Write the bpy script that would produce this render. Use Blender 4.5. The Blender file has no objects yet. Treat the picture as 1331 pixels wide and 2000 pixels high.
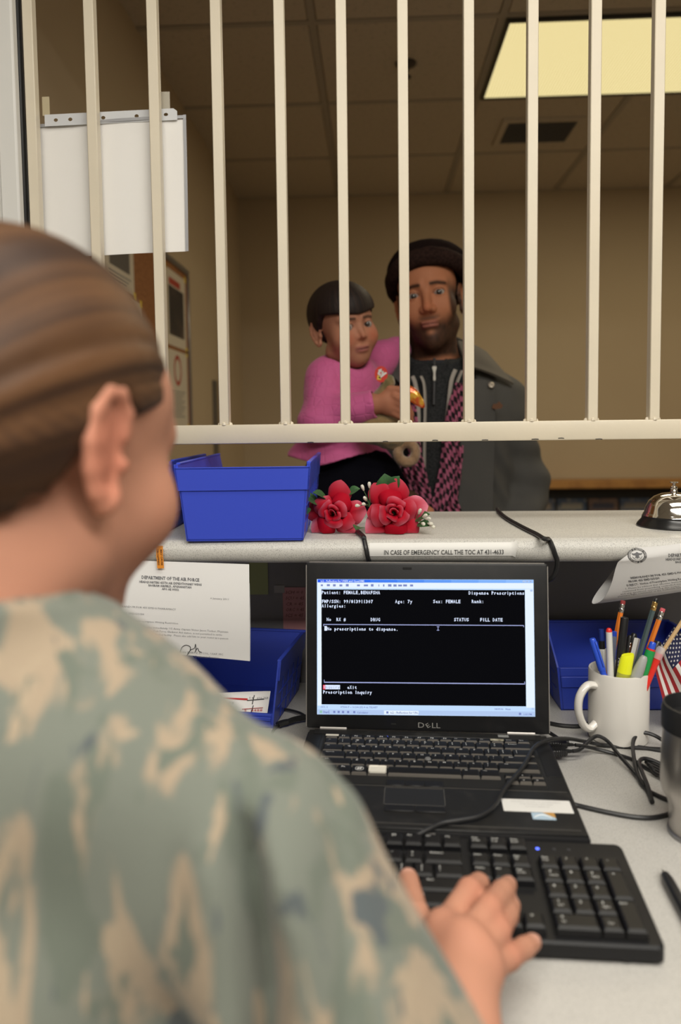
import bpy, bmesh, math, random
import numpy as np
from mathutils import Vector, Matrix
R_ = math.radians
PI = math.pi
random.seed(7)
C = bpy.context.scene.collection
sc = bpy.context.scene

# ------------------------------------------------------------------ camera
CAM = np.array([0.0, 0.0, 1.19])
FPX, PPX, PPY = 1440.0, 665.5, 919.0            # focal length and principal point on a 1331x2000 frame
_p, _r = R_(3.73), R_(.72)
_y = math.atan((730-665.5)/FPX*math.cos(_p))
cF = np.array([-math.sin(_y)*math.cos(_p), math.cos(_y)*math.cos(_p), -math.sin(_p)])
_R0 = np.array([math.cos(_y), math.sin(_y), 0]); _U0 = np.cross(_R0, cF)
cR = math.cos(_r)*_R0-math.sin(_r)*_U0; cU = math.cos(_r)*_U0+math.sin(_r)*_R0
cam_d = bpy.data.cameras.new('camera'); cam = bpy.data.objects.new('camera', cam_d); C.objects.link(cam)
cam.matrix_world = Matrix(((cR[0], cU[0], -cF[0], CAM[0]), (cR[1], cU[1], -cF[1], CAM[1]), (cR[2], cU[2], -cF[2], CAM[2]), (0, 0, 0, 1)))
cam_d.sensor_width = 36; cam_d.sensor_fit = 'AUTO'; cam_d.lens = FPX/2000*36
cam_d.shift_y = -(1000-PPY)/2000; cam_d.shift_x = 0
cam_d.clip_start = .02; cam_d.clip_end = 50
cam_d.dof.use_dof = True; cam_d.dof.focus_distance = 1.1; cam_d.dof.aperture_fstop = 2.9
sc.camera = cam

def at(x, y, X=None, Y=None, Z=None):
    """the point of a known plane (distance Y, height Z or side X) that the photograph shows at pixel x, y"""
    d = (x-PPX)*cR-(y-PPY)*cU+FPX*cF
    t = (Y-CAM[1])/d[1] if Y is not None else (Z-CAM[2])/d[2] if Z is not None else (X-CAM[0])/d[0]
    return CAM+t*d

# ------------------------------------------------------------------ world, light, exposure
w = bpy.data.worlds.new('world'); sc.world = w; w.use_nodes = True
w.node_tree.nodes['Background'].inputs[0].default_value = (.9, .95, 1, 1)
w.node_tree.nodes['Background'].inputs[1].default_value = .02
sc.view_settings.view_transform = 'Standard'; sc.view_settings.look = 'None'
sc.view_settings.exposure = 0; sc.view_settings.gamma = 1; sc.view_settings.use_curve_mapping = False
sc.cycles.use_denoising = True
sc.cycles.max_bounces = 8

# ceiling lamps: (x, y, power, colour, size x, size y)
LAMPS_NEAR = [(-.35, -1.2, 34, (1, .965, .90)), (.9, -1.2, 34, (1, .965, .90)), (.3, .35, 9, (1, .965, .90))]  # first two are unseen, added behind the camera to stand in for bounce flash
LAMPS_FAR = [(1.06, 2.82, 12.5, (1, .85, .60)), (3.0, 2.82, 12.5, (1, .85, .60))]  # second one is out of view, added to even the light
CEIL = 2.5

# ------------------------------------------------------------------ helpers: geometry
class G:
    """a bag of verts and faces"""
    def __init__(s): s.v = []; s.f = []; s.m = []
    def add(s, v, f, m=0):
        n = len(s.v); s.v += [tuple(float(c) for c in p) for p in v]
        s.f += [tuple(i+n for i in q) for q in f]; s.m += [m]*len(f); return s
    def g(s, o, m=None):
        n = len(s.v); s.v += o.v; s.f += [tuple(i+n for i in q) for q in o.f]
        s.m += (o.m if m is None else [m]*len(o.f)); return s
    def tf(s, M):
        s.v = [tuple(M @ Vector(p)) for p in s.v]; return s
    def mv(s, x=0, y=0, z=0): s.v = [(a+x, b+y, c+z) for a, b, c in s.v]; return s
    def rot(s, ax, deg): return s.tf(Matrix.Rotation(R_(deg), 4, ax))
    def sc(s, x=1, y=1, z=1): s.v = [(a*x, b*y, c*z) for a, b, c in s.v]; return s
    def warp(s, fn): s.v = [tuple(float(c) for c in fn(*p)) for p in s.v]; return s
def from_bm(bm):
    g = G(); bm.verts.index_update(); g.add([v.co[:] for v in bm.verts], [[v.index for v in f.verts] for f in bm.faces]); bm.free(); return g
def box(x0, x1, y0, y1, z0, z1, bev=0, seg=1):
    if bev <= 0:
        v = [(x, y, z) for z in (z0, z1) for y in (y0, y1) for x in (x0, x1)]
        return G().add(v, [(0, 2, 3, 1), (4, 5, 7, 6), (0, 1, 5, 4), (2, 6, 7, 3), (0, 4, 6, 2), (1, 3, 7, 5)])
    bm = bmesh.new(); bmesh.ops.create_cube(bm, size=1)
    for v in bm.verts: v.co = ((x0+x1)/2+v.co.x*(x1-x0), (y0+y1)/2+v.co.y*(y1-y0), (z0+z1)/2+v.co.z*(z1-z0))
    bmesh.ops.bevel(bm, geom=bm.edges[:], offset=bev, segments=seg, profile=.5, affect='EDGES'); return from_bm(bm)
def lathe(prof, seg=24, a0=0, a1=2*PI):
    """prof: (r, z) list around z"""
    full = abs(a1-a0-2*PI) < 1e-6; n = seg if full else seg+1; v = []; f = []
    for i in range(n):
        a = a0+(a1-a0)*i/seg
        for r, z in prof: v.append((r*math.cos(a), r*math.sin(a), z))
    k = len(prof)
    for i in range(seg):
        j = (i+1) % n
        for q in range(k-1): f.append((i*k+q, j*k+q, j*k+q+1, i*k+q+1))
    g = G().add(v, f)
    if full:
        for q, up in ((0, False), (k-1, True)):
            if prof[q][0] > 1e-5:
                ring = [i*k+q for i in range(n)]; g.f.append(tuple(ring if up else ring[::-1])); g.m.append(0)
    return g
def cat(pts, sub=6, closed=False):
    P = [np.array(p, float) for p in pts]; n = len(P); out = []
    rng = range(n if closed else n-1)
    for i in rng:
        a, b, c, d = (P[(i-1) % n], P[i], P[(i+1) % n], P[(i+2) % n]) if closed else (P[max(i-1, 0)], P[i], P[i+1], P[min(i+2, n-1)])
        for k in range(sub):
            t = k/sub; out.append(.5*((2*b)+(-a+c)*t+(2*a-5*b+4*c-d)*t*t+(-a+3*b-3*c+d)*t**3))
    if not closed: out.append(P[-1])
    return out
def tube(pts, r, seg=8, caps=True, flat=1.0):
    P = [np.array(p, float) for p in pts]; n = len(P); rs = r if hasattr(r, '__len__') else [r]*n
    v = []; f = []; up = None
    for i in range(n):
        t = P[min(i+1, n-1)]-P[max(i-1, 0)]; t = t/(np.linalg.norm(t)+1e-12)
        if up is None:
            up = np.array([0, 0, 1.]) if abs(t[2]) < .9 else np.array([0, 1., 0])
        s = np.cross(t, up); s /= np.linalg.norm(s)+1e-12; up = np.cross(s, t)
        for k in range(seg):
            a = 2*PI*k/seg; v.append(P[i]+rs[i]*(math.cos(a)*s+flat*math.sin(a)*up))
    for i in range(n-1):
        for k in range(seg): f.append((i*seg+k, i*seg+(k+1) % seg, (i+1)*seg+(k+1) % seg, (i+1)*seg+k))
    if caps: f.append(tuple(range(seg))[::-1]); f.append(tuple((n-1)*seg+k for k in range(seg)))
    return G().add(v, f)
def grid(fn, nu, nv, closed_u=False):
    v = [fn(i/nu, j/nv) for j in range(nv+1) for i in range(nu+1)]
    f = [(j*(nu+1)+i, j*(nu+1)+i+1, (j+1)*(nu+1)+i+1, (j+1)*(nu+1)+i) for j in range(nv) for i in range(nu)]
    return G().add(v, f)
def shell(fn, nu, nv, th):
    """a curved sheet of real thickness"""
    a = grid(fn, nu, nv); V = np.array(a.v).reshape(nv+1, nu+1, 3)
    du = np.gradient(V, axis=1); dv = np.gradient(V, axis=0); n = np.cross(du, dv)
    n /= np.linalg.norm(n, axis=2, keepdims=True)+1e-12
    B = (V-n*th).reshape(-1, 3); N = len(a.v); g = G(); g.add(a.v, a.f)
    g.v += [tuple(map(float, p)) for p in B]; g.f += [tuple(i+N for i in q[::-1]) for q in a.f]; g.m += [0]*len(a.f)
    W = nu+1; rim = [i for i in range(W)]+[j*W+nu for j in range(1, nv+1)]+[nv*W+i for i in range(nu-1, -1, -1)]+[j*W for j in range(nv-1, 0, -1)]
    for i in range(len(rim)):
        p, q = rim[i], rim[(i+1) % len(rim)]; g.f.append((q, p, p+N, q+N)); g.m.append(0)
    return g
def prism(outline, d, axis='z'):
    """outline in xy, from z=0 to z=d"""
    n = len(outline); v = [(x, y, 0) for x, y in outline]+[(x, y, d) for x, y in outline]
    f = [tuple(range(n))[::-1], tuple(range(n, 2*n))]+[(i, (i+1) % n, n+(i+1) % n, n+i) for i in range(n)]
    return G().add(v, f)
def circ(r, n=20, cx=0, cy=0): return [(cx+r*math.cos(2*PI*i/n), cy+r*math.sin(2*PI*i/n)) for i in range(n)]
def flat2d(polys):
    """filled flat shape with holes (outline first) -> G in xy"""
    cu = bpy.data.curves.new('c', 'CURVE'); cu.dimensions = '2D'; cu.fill_mode = 'BOTH'
    for p in polys:
        s = cu.splines.new('POLY'); s.points.add(len(p)-1); s.use_cyclic_u = True
        for q, (x, y) in zip(s.points, p): q.co = (x, y, 0, 1)
    return _from_curve(cu)
def _from_curve(cu):
    o = bpy.data.objects.new('c', cu); me = bpy.data.meshes.new_from_object(o)
    g = G().add([v.co[:] for v in me.vertices], [list(p.vertices) for p in me.polygons])
    bpy.data.objects.remove(o); bpy.data.meshes.remove(me); bpy.data.curves.remove(cu); return g
_tc = {}
def text(s, size, align='LEFT', bold=0, res=2):
    k = (s, align, bold, res)
    if k not in _tc:
        cu = bpy.data.curves.new('t', 'FONT'); cu.body = s; cu.size = 1; cu.align_x = align; cu.resolution_u = res; cu.offset = bold
        _tc[k] = _from_curve(cu)
    g = G(); g.g(_tc[k]); g.v = [(x*size, y*size, z) for x, y, z in g.v]; g.f = list(g.f); return g
def mono(s, pitch, size, bold=.02, sx=1.0):
    g = G()
    for i, ch in enumerate(s):
        if ch == ' ': continue
        t = text(ch, size, 'CENTER', bold, 1)
        w_ = max(p[0] for p in t.v)-min(p[0] for p in t.v)
        k = min(sx, pitch*.86/max(w_, 1e-6)); t.sc(k, 1, 1)
        g.g(t.mv(pitch*(i+.5)))
    return g

# ------------------------------------------------------------------ helpers: objects
def mesh_of(name, g, mats, smooth=True, angle=40):
    me = bpy.data.meshes.new(name); me.from_pydata(g.v, [], g.f); 
    for m in (mats if isinstance(mats, (list, tuple)) else [mats]): me.materials.append(m)
    if isinstance(mats, (list, tuple)): me.polygons.foreach_set('material_index', g.m)
    if smooth:
        me.shade_smooth(); me.set_sharp_from_angle(angle=R_(angle))
    me.update(); return me
def link(name, me, parent=None, loc=None, rotz=None):
    o = bpy.data.objects.new(name, me); C.objects.link(o)
    if parent is not None: o.parent = parent
    if loc is not None: o.location = loc
    if rotz is not None: o.rotation_euler = (0, 0, rotz)
    return o
def part(name, g, mats, parent=None, smooth=True, angle=40, world=False, label=None, kind=None, loc=None):
    """one mesh object; world=True: the geometry is given in world coordinates although the parent stands elsewhere"""
    if world and parent is not None:
        M = root_matrix(parent).inverted(); g = G().g(g); g.f = list(g.f); g.tf(M)
    o = link(name, mesh_of(name, g, mats, smooth, angle), parent, loc)
    if label: o['label'] = label
    if kind: o['kind'] = kind
    return o
def root_matrix(o):
    M = o.matrix_basis.copy()
    while o.parent is not None: o = o.parent; M = o.matrix_basis @ M
    return M
def thing(name, label, cat_, loc=(0, 0, 0), rotz=0, group=None, rot=None):
    o = bpy.data.objects.new(name, None); C.objects.link(o); o.empty_display_size = .02
    o.location = loc; o.rotation_euler = rot if rot is not None else (0, 0, rotz)
    o['label'] = label; o['category'] = cat_
    if group: o['group'] = group
    return o
def paint(o, cols):
    a = o.data.color_attributes.new('Col', 'FLOAT_COLOR', 'POINT'); a.data.foreach_set('color', np.asarray(cols, 'f').ravel())
def tag(o, label, cat_, group=None):
    o['label'] = label; o['category'] = cat_
    if group: o['group'] = group
    return o
def struct(name, g, m, **k):
    o = part(name, g, m, None, **k); o['kind'] = 'structure'; return o

# ------------------------------------------------------------------ helpers: materials
def srgb(r, g, b):
    f = lambda c: (c/255/12.92) if c/255 <= .04045 else ((c/255+.055)/1.055)**2.4
    return (f(r), f(g), f(b), 1)
def M_(name, col, rough=.5, metal=0, bump=None, var=None, spec=.5, trans=0, emit=None, alpha=1, coat=0, sss=0, attr=None, sheen=0):
    """col linear rgba; bump (scale, strength); var (scale, colour 2, low, high, detail)"""
    m = bpy.data.materials.new(name); m.use_nodes = True; nt = m.node_tree; b = nt.nodes['Principled BSDF']
    b.inputs['Base Color'].default_value = col; b.inputs['Roughness'].default_value = rough; b.inputs['Metallic'].default_value = metal
    b.inputs['Specular IOR Level'].default_value = spec; b.inputs['Transmission Weight'].default_value = trans
    b.inputs['Alpha'].default_value = alpha; b.inputs['Coat Weight'].default_value = coat; b.inputs['Sheen Weight'].default_value = sheen
    if sss: b.inputs['Subsurface Weight'].default_value = sss; b.inputs['Subsurface Radius'].default_value = (.009, .004, .002); b.inputs['Subsurface Scale'].default_value = 1
    if emit: b.inputs['Emission Color'].default_value = emit[0]; b.inputs['Emission Strength'].default_value = emit[1]
    tc = nt.nodes.new('ShaderNodeTexCoord')
    src = None
    if attr:
        a = nt.nodes.new('ShaderNodeAttribute'); a.attribute_name = attr; src = a.outputs['Color']
    if var:
        n = nt.nodes.new('ShaderNodeTexNoise'); n.inputs['Scale'].default_value = var[0]; n.inputs['Detail'].default_value = var[4] if len(var) > 4 else 3
        rp = nt.nodes.new('ShaderNodeMapRange'); rp.inputs[1].default_value = var[2]; rp.inputs[2].default_value = var[3]
        mx = nt.nodes.new('ShaderNodeMix'); mx.data_type = 'RGBA'
        nt.links.new(tc.outputs['Object'], n.inputs['Vector']); nt.links.new(n.outputs['Fac'], rp.inputs[0]); nt.links.new(rp.outputs[0], mx.inputs[0])
        if src: nt.links.new(src, mx.inputs[6])
        else: mx.inputs[6].default_value = col
        mx.inputs[7].default_value = var[1]; src = mx.outputs[2]
    if src: nt.links.new(src, b.inputs['Base Color'])
    if bump:
        n = nt.nodes.new('ShaderNodeTexNoise'); n.inputs['Scale'].default_value = bump[0]; n.inputs['Detail'].default_value = 4
        bp = nt.nodes.new('ShaderNodeBump'); bp.inputs['Strength'].default_value = bump[1]; bp.inputs['Distance'].default_value = bump[2] if len(bump) > 2 else .001
        nt.links.new(tc.outputs['Object'], n.inputs['Vector']); nt.links.new(n.outputs['Fac'], bp.inputs['Height']); nt.links.new(bp.outputs[0], b.inputs['Normal'])
    m['b'] = 1
    return m
def E_(name, col, s=1.0):
    """something that glows: lamp lens, screen, led"""
    m = bpy.data.materials.new(name); m.use_nodes = True; nt = m.node_tree; nt.nodes.clear()
    e = nt.nodes.new('ShaderNodeEmission'); e.inputs[0].default_value = col; e.inputs[1].default_value = s
    o = nt.nodes.new('ShaderNodeOutputMaterial'); nt.links.new(e.outputs[0], o.inputs[0]); return m
# ------------------------------------------------------------------ materials
cream = M_('cream_paint', (.74, .66, .52, 1), .38, bump=(140, .25, .0006), var=(9, (.70, .63, .50, 1), .4, .7))
white_paint = M_('white_paint', (.72, .71, .68, 1), .5)
wall_tan = M_('tan_wall_paint', (.50, .40, .27, 1), .75, bump=(220, .1), var=(1.3, (.47, .37, .25, 1), .35, .65))
tile_m = M_('ceiling_tile', (.52, .44, .34, 1), .9, bump=(160, .6, .002), var=(60, (.43, .37, .28, 1), .55, .7))
tbar_m = M_('ceiling_grid_metal', (.36, .31, .25, 1), .5)
floor_m = M_('vinyl_floor', (.34, .31, .26, 1), .5, var=(30, (.27, .25, .21, 1), .45, .6))
black_rub = M_('black_rubber', (.012, .012, .013, 1), .5)
grey_metal = M_('grey_metal', (.32, .32, .33, 1), .35, .8)
dark_panel = M_('charcoal_panel', (.19, .18, .185, 1), .7, bump=(300, .1))
near_wall = M_('white_office_wall', (.70, .67, .60, 1), .7)
lam = M_('speckled_laminate', (.60, .585, .545, 1), .42, var=(900, (.33, .32, .30, 1), .52, .66, 2))
lam2 = M_('speckled_desk_laminate', (.50, .485, .455, 1), .4, var=(850, (.36, .35, .33, 1), .50, .68, 2))
paper = M_('white_paper', (.87, .85, .82, 1), .7, bump=(25, .15, .002))
paper_grey = M_('bright_paper', (.78, .77, .76, 1), .7)
ink = M_('black_ink', (.02, .02, .022, 1), .6)
ink_grey = M_('grey_ink', (.16, .16, .17, 1), .6)
silver = M_('chrome', (.82, .80, .77, 1), .08, 1)
steel = M_('brushed_steel', (.52, .49, .46, 1), .33, 1, bump=(90, .1))
wood = M_('oak_wood', (.42, .21, .06, 1), .5, var=(14, (.32, .15, .045, 1), .4, .65))
cork = M_('brown_cork', (.33, .14, .05, 1), .9, var=(90, (.24, .10, .035, 1), .45, .6))
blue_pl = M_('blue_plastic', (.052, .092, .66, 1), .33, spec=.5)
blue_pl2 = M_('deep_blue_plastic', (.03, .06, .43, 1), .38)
yellow_m = M_('yellow_tape', (.75, .55, .06, 1), .5)

# ------------------------------------------------------------------ the room shell
YB, XL, XRW = 4.36, -.77, 4.4            # back wall, left wall and right wall of the waiting room
YP = 1.25                                 # partition between pharmacy and waiting room
struct('floor', box(-3, 4.5, -3.2, 4.5, -.1, 0), floor_m)
struct('wall_back', box(XL-.1, XRW+.1, YB, YB+.1, 0, CEIL+.1), wall_tan)
struct('wall_left', box(XL-.1, XL, YP+.06, YB, 0, CEIL+.1), wall_tan)
struct('wall_right', box(XRW, XRW+.1, YP, YB, 0, CEIL+.1), wall_tan)
struct('wall_rear', box(-3, 4.5, -3.3, -3.2, 0, CEIL+.1), near_wall)
struct('wall_side', box(-3.1, -3, -3.2, YP, 0, CEIL+.1), near_wall)
# partition: panel beside the window, wall under the counter, lintel
OX0, OX1, OT = -.556, 1.15, 2.2
pw = G(); pw.g(box(-3, OX0-.03, 1.165, 1.185, .0, CEIL)).g(box(OX1, 4.5, 1.165, 1.31, 0, CEIL)).g(box(OX0-.03, OX1, 1.165, 1.31, OT, CEIL))
struct('wall_front', pw, white_paint)
struct('wall_counter', box(OX0-.03, OX1, YP, YP+.05, 0, .988), dark_panel)
struct('trim_1', box(OX0-.03, OX0, 1.168, 1.186, .99, OT, .003), white_paint)
g = box(OX0-.012, OX0+.002, 1.186, 1.196, 1.026, OT, .002)
struct('trim_2', g, black_rub)
struct('trim_3', box(OX0-.014, OX0+.001, 1.196, 1.206, 1.026, OT, .001), grey_metal)
struct('trim_4', box(OX0-.4, OX0-.03, 1.186, 1.30, .99, OT), wall_tan)
# dark corner guard low on the far left wall
struct('trim_5', box(XL, XL+.012, 3.53, 3.60, 0, 1.40, .002), M_('dark_guard', (.11, .095, .075, 1), .5))
struct('baseboard_back', box(XL, XRW, YB-.012, YB, 0, .1, .003), black_rub)
struct('baseboard_left', box(XL, XL+.012, YP+.06, YB-.012, 0, .1, .003), black_rub)

# suspended ceiling: a grid of metal bars with tiles laid in
TS = .62
tx0, ty0 = -.186-TS, YB-TS*5                # grid origin
XN = [tx0+i*TS for i in range(-3, 9)]
YN = [ty0+i*TS for i in range(-7, 6)]
bars = G()
for x in XN: bars.g(box(x-.012, x+.012, YN[0], YB, CEIL-.003, CEIL+.012))
for y in YN: bars.g(box(-3, 4.4, y-.012, y+.012, CEIL-.0035, CEIL+.012))
bars.g(box(-3.1, 4.5, -3.3, YB, CEIL+.016, CEIL+.06))
ceiling = struct('ceiling', bars, tbar_m)
lightcells = set()
def cell_of(x, y): return (math.floor((x-XN[0])/TS), math.floor((y-YN[0])/TS))
for L in LAMPS_NEAR+LAMPS_FAR:
    cx, cy = cell_of(L[0]-.2, L[1]); lightcells |= {(cx, cy), (cx+1, cy)}
tile_me = mesh_of('ceiling_tile', box(.013, TS-.013, .013, TS-.013, .002, .014, .004), tile_m)
for i in range(len(XN)-1):
    for j in range(len(YN)-1):
        if (i, j) in lightcells: continue
        if YN[j]+TS < 1.3 and not (-.7 < XN[i] < 1.5 and YN[j] > -1.5): continue
        if XN[i] > 3.0 and YN[j] > 1.2: continue
        link('ceiling_tile', tile_me, ceiling, (XN[i], YN[j], CEIL-.004+random.uniform(-.0005, .0005)))

def lens_mat(name, col, s):
    """prismatic troffer lens: fine ribs, glowing"""
    m = bpy.data.materials.new(name); m.use_nodes = True; nt = m.node_tree; nt.nodes.clear()
    tc = nt.nodes.new('ShaderNodeTexCoord'); wv = nt.nodes.new('ShaderNodeTexChecker'); wv.inputs['Scale'].default_value = 130
    mp = nt.nodes.new('ShaderNodeMapping'); mp.inputs['Rotation'].default_value = (0, 0, R_(45))
    nt.links.new(tc.outputs['Object'], mp.inputs[0]); nt.links.new(mp.outputs[0], wv.inputs['Vector'])
    wv.inputs[1].default_value = col; wv.inputs[2].default_value = (col[0]*.72, col[1]*.66, col[2]*.5, 1)
    e = nt.nodes.new('ShaderNodeEmission'); e.inputs[1].default_value = s
    o = nt.nodes.new('ShaderNodeOutputMaterial'); nt.links.new(wv.outputs[0], e.inputs[0]); nt.links.new(e.outputs[0], o.inputs[0]); return m
lens_far = lens_mat('warm_lamp_lens', (1.0, .86, .46, 1), 1.0)
lens_near = lens_mat('white_lamp_lens', (1, .95, .85, 1), 3)
black_frame = M_('black_lamp_frame', (.03, .027, .022, 1), .4)
def troffer(L, lens, label):
    i, j = cell_of(L[0]-.2, L[1]); x, y = XN[i]+TS, YN[j]+TS/2
    t = thing('ceiling_light', label, 'ceiling light', (x, y, CEIL))
    hx, hy = TS-.014, TS/2-.014
    fr = G(); e = .014
    fr.g(box(-hx, hx, -hy, -hy+e, -.014, .002, .002)).g(box(-hx, hx, hy-e, hy, -.014, .002, .002))
    fr.g(box(-hx, -hx+e, -hy+e, hy-e, -.014, .002, .002)).g(box(hx-e, hx, -hy+e, hy-e, -.014, .002, .002))
    part('frame', fr, black_frame, t)
    part('lens', box(-hx+e, hx-e, -hy+e, hy-e, -.010, -.004), lens, t)
    ld = bpy.data.lights.new('lamp', 'AREA'); ld.shape = 'RECTANGLE'; ld.size = 2*hx-.04; ld.size_y = 2*hy-.04
    ld.energy = L[2]; ld.color = L[3]
    lo = bpy.data.objects.new('lamp', ld); C.objects.link(lo); lo.parent = t; lo.location = (0, 0, -.016)
for k, L in enumerate(LAMPS_FAR):
    troffer(L, lens_far, ['warm glowing ceiling light panel behind the bars above the waiting room', 'second warm ceiling light panel farther right in the waiting room'][k])
for k, L in enumerate(LAMPS_NEAR):
    troffer(L, lens_near, ['white ceiling light panel above the desk chair, left of its pair', 'white ceiling light panel behind the camera, right of its pair', 'white ceiling light panel above the desk keyboard'][k])

# air grille and sprinkler in the far ceiling
p0, p1 = at(983, 280, Z=CEIL), at(1095, 234, Z=CEIL)
vx, vy = 0, 0
v0 = at(1050, 255, Z=CEIL)
t = thing('ceiling_vent', 'dark louvred square air vent in the ceiling beyond the lit panel', 'vent', (v0[0], v0[1], CEIL))
vm = M_('dark_vent_metal', (.20, .18, .16, 1), .5)
hx, hy = .150, .120
fr = G(); e = .03
fr.g(box(-hx-e, hx+e, -hy-e, -hy, -.012, 0, .002)).g(box(-hx-e, hx+e, hy, hy+e, -.012, 0, .002)).g(box(-hx-e, -hx, -hy, hy, -.012, 0, .002)).g(box(hx, hx+e, -hy, hy, -.012, 0, .002))
part('frame', fr, tile_m, t)
sl = mesh_of('louvre', box(-hx, hx, -.011, .011, -.0015, .0015).rot('X', 35), vm)
for k in range(11): link('louvre', sl, t, (0, -hy+.010+k*.0220, -.008))
part('backing', box(-hx, hx, -hy, hy, -.003, -.001), black_rub, t)
s0 = at(793, 122, Z=CEIL)
t = thing('fire_sprinkler', 'small dark fire sprinkler head hanging from the waiting room ceiling', 'sprinkler', (s0[0], s0[1], CEIL))
dm = M_('dark_bronze', (.06, .05, .045, 1), .45, .5)
part('flange', lathe([(0, 0), (.04, 0), (.038, -.008), (.02, -.014), (0, -.014)], 20), dm, t)
part('nozzle', lathe([(0, -.01), (.011, -.01), (.012, -.03), (.006, -.034), (.006, -.05), (0, -.05)], 14), dm, t)
part('deflector', lathe([(0, -.05), (.02, -.05), (.021, -.053), (0, -.055)], 16), dm, t)

# ------------------------------------------------------------------ window grille
t = thing('window_grille', 'cream painted metal security grille of square bars above the counter', 'window grille', (0, 1.2, 1.158))
mids = [-.543, -.444, -.343, -.2417, -.1416, -.0442, .0519, .1544, .2535, .3499, .4465, .545, .643, .741, .84, .94, 1.04]
bm_ = box(-.0082, .0082, -.0082, .0082, 0, OT-1.188, .0012)
bar_me = mesh_of('bar', bm_, cream)
weld = G()
for k in range(4): weld.g(lathe([(0, 0), (.0042, 0), (.003, .0035), (0, .005)], 8).mv(*[(-.0085, 0), (.0085, 0), (0, -.008), (0, .008)][k]))
weld_me = mesh_of('weld_bead', weld, cream)
for k, x in enumerate(mids):
    b = link('bar', bar_me, t, (x, 0, .030)); b.rotation_euler = (0, 0, random.uniform(-.02, .02))
    link('weld_bead', weld_me, b, (0, 0, .0))
part('bottom_rail', box(OX0+.003, OX1, -.0105, .0105, -.0005, .0305, .0022, 2), cream, t)
chip = G()
for x, z in ((.02, 0), (-.10, 0), (.18, .0005), (.26, .001), (.36, .0), (.1, .001), (.3, .002)):
    chip.g(tube([(x-.004-random.random()*.003, -.0106, z+.0005), (x, -.0108, z+.0008), (x+.004, -.0106, z+.0003)], .0007, 5))
part('paint_chips', chip, ink, t, kind='stuff', label='small dark chips in the paint of the bottom rail')

# plastic sleeve with a sheet of paper, taped to the far side of the bars
YS = 1.2135
def sp(x, y, d=0): return at(x, y, Y=YS+d)
def quad_map(c):
    a, b, c_, d = [np.array(p) for p in c]     # tl tr br bl
    def fn(u, v): return (1-v)*((1-u)*a+u*b)+v*((1-u)*d+u*c_)
    return fn
sleeve_m = M_('clear_plastic_sleeve', (.75, .78, .80, 1), .12, alpha=.45)
seam_m = M_('grey_sleeve_seam', (.40, .40, .42, 1), .3, alpha=.85)
c0 = sp(38, 242)
t = thing('sheet_protector', 'clear punched plastic sleeve holding blank white paper, taped behind the left bars', 'plastic sleeve', tuple(sp(205, 495)))
qm = quad_map([sp(38, 248), sp(362, 231), sp(364, 490), sp(46, 506)])
bow = lambda u, v: np.array([0, .004*math.sin(PI*u*2.2)*v+.002*math.sin(7*u+3*v), 0])
part('paper_sheet', shell(lambda u, v: qm(u, v)+bow(u, v)+np.array([0, .003, 0]), 24, 18, .0006), paper, t, world=True)
qs = quad_map([sp(38, 243), sp(363, 223), sp(368, 490), sp(45, 508)])
part('sleeve', shell(lambda u, v: qs(u, v)+bow(u, v)+np.array([0, .0012, 0]), 24, 18, .0002), M_('sleeve_film', (.9, .9, .9, 1), .1, alpha=.05), t, world=True)
seam = G()
seam.g(shell(lambda u, v: qs(u, v*.022+.004)+bow(u, v*.022)+np.array([0, .0004, 0]), 24, 1, .0004)).g(shell(lambda u, v: qs(1-.018*(1-u), v)+bow(1, v)+np.array([0, .0004, 0]), 1, 18, .0004))
part('seam', seam, seam_m, t, world=True)
# punched strip: flat outline with real holes, bent onto the sleeve
tl, tr = np.array(sp(88, 224)), np.array(sp(347, 211)); br_, bl_ = np.array(sp(347, 232)), np.array(sp(88, 246))
L_ = np.linalg.norm(tr-tl)
out = [(0, 0), (L_, 0), (L_, .014), (L_-.006, .0185), (0, .0185)]
holes = [[(cx+.0028*math.cos(-a)*1.25, .0092+.0028*math.sin(-a)) for a in [2*PI*k/12 for k in range(12)]] for cx in (.0185, .0425, .097, .152, .176, .20)]
fl = flat2d([out]+holes); ux = (tr-tl)/L_; uy = np.array([0, 0, 1.])
fl.warp(lambda x, y, z: bl_+ux*x+uy*(y-.001)*1.0+np.array([0, -.0006, 0]))
part('punched_strip', fl, M_('white_punch_strip', (.62, .63, .65, 1), .4), t, world=True)
tp = G().g(box(-.004, .008, 0, .0006, 0, .03)); a = sp(88, 226); tp.mv(*a); b2 = G().g(box(-.002, .012, 0, .0006, 0, .028)).mv(*sp(318, 214)); 
part('tape', tp, M_('clear_tape', (.7, .62, .42, 1), .3, alpha=.5), t, world=True)
part('tape', b2, M_('clear_tape', (.7, .66, .55, 1), .3, alpha=.4), t, world=True)

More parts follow.
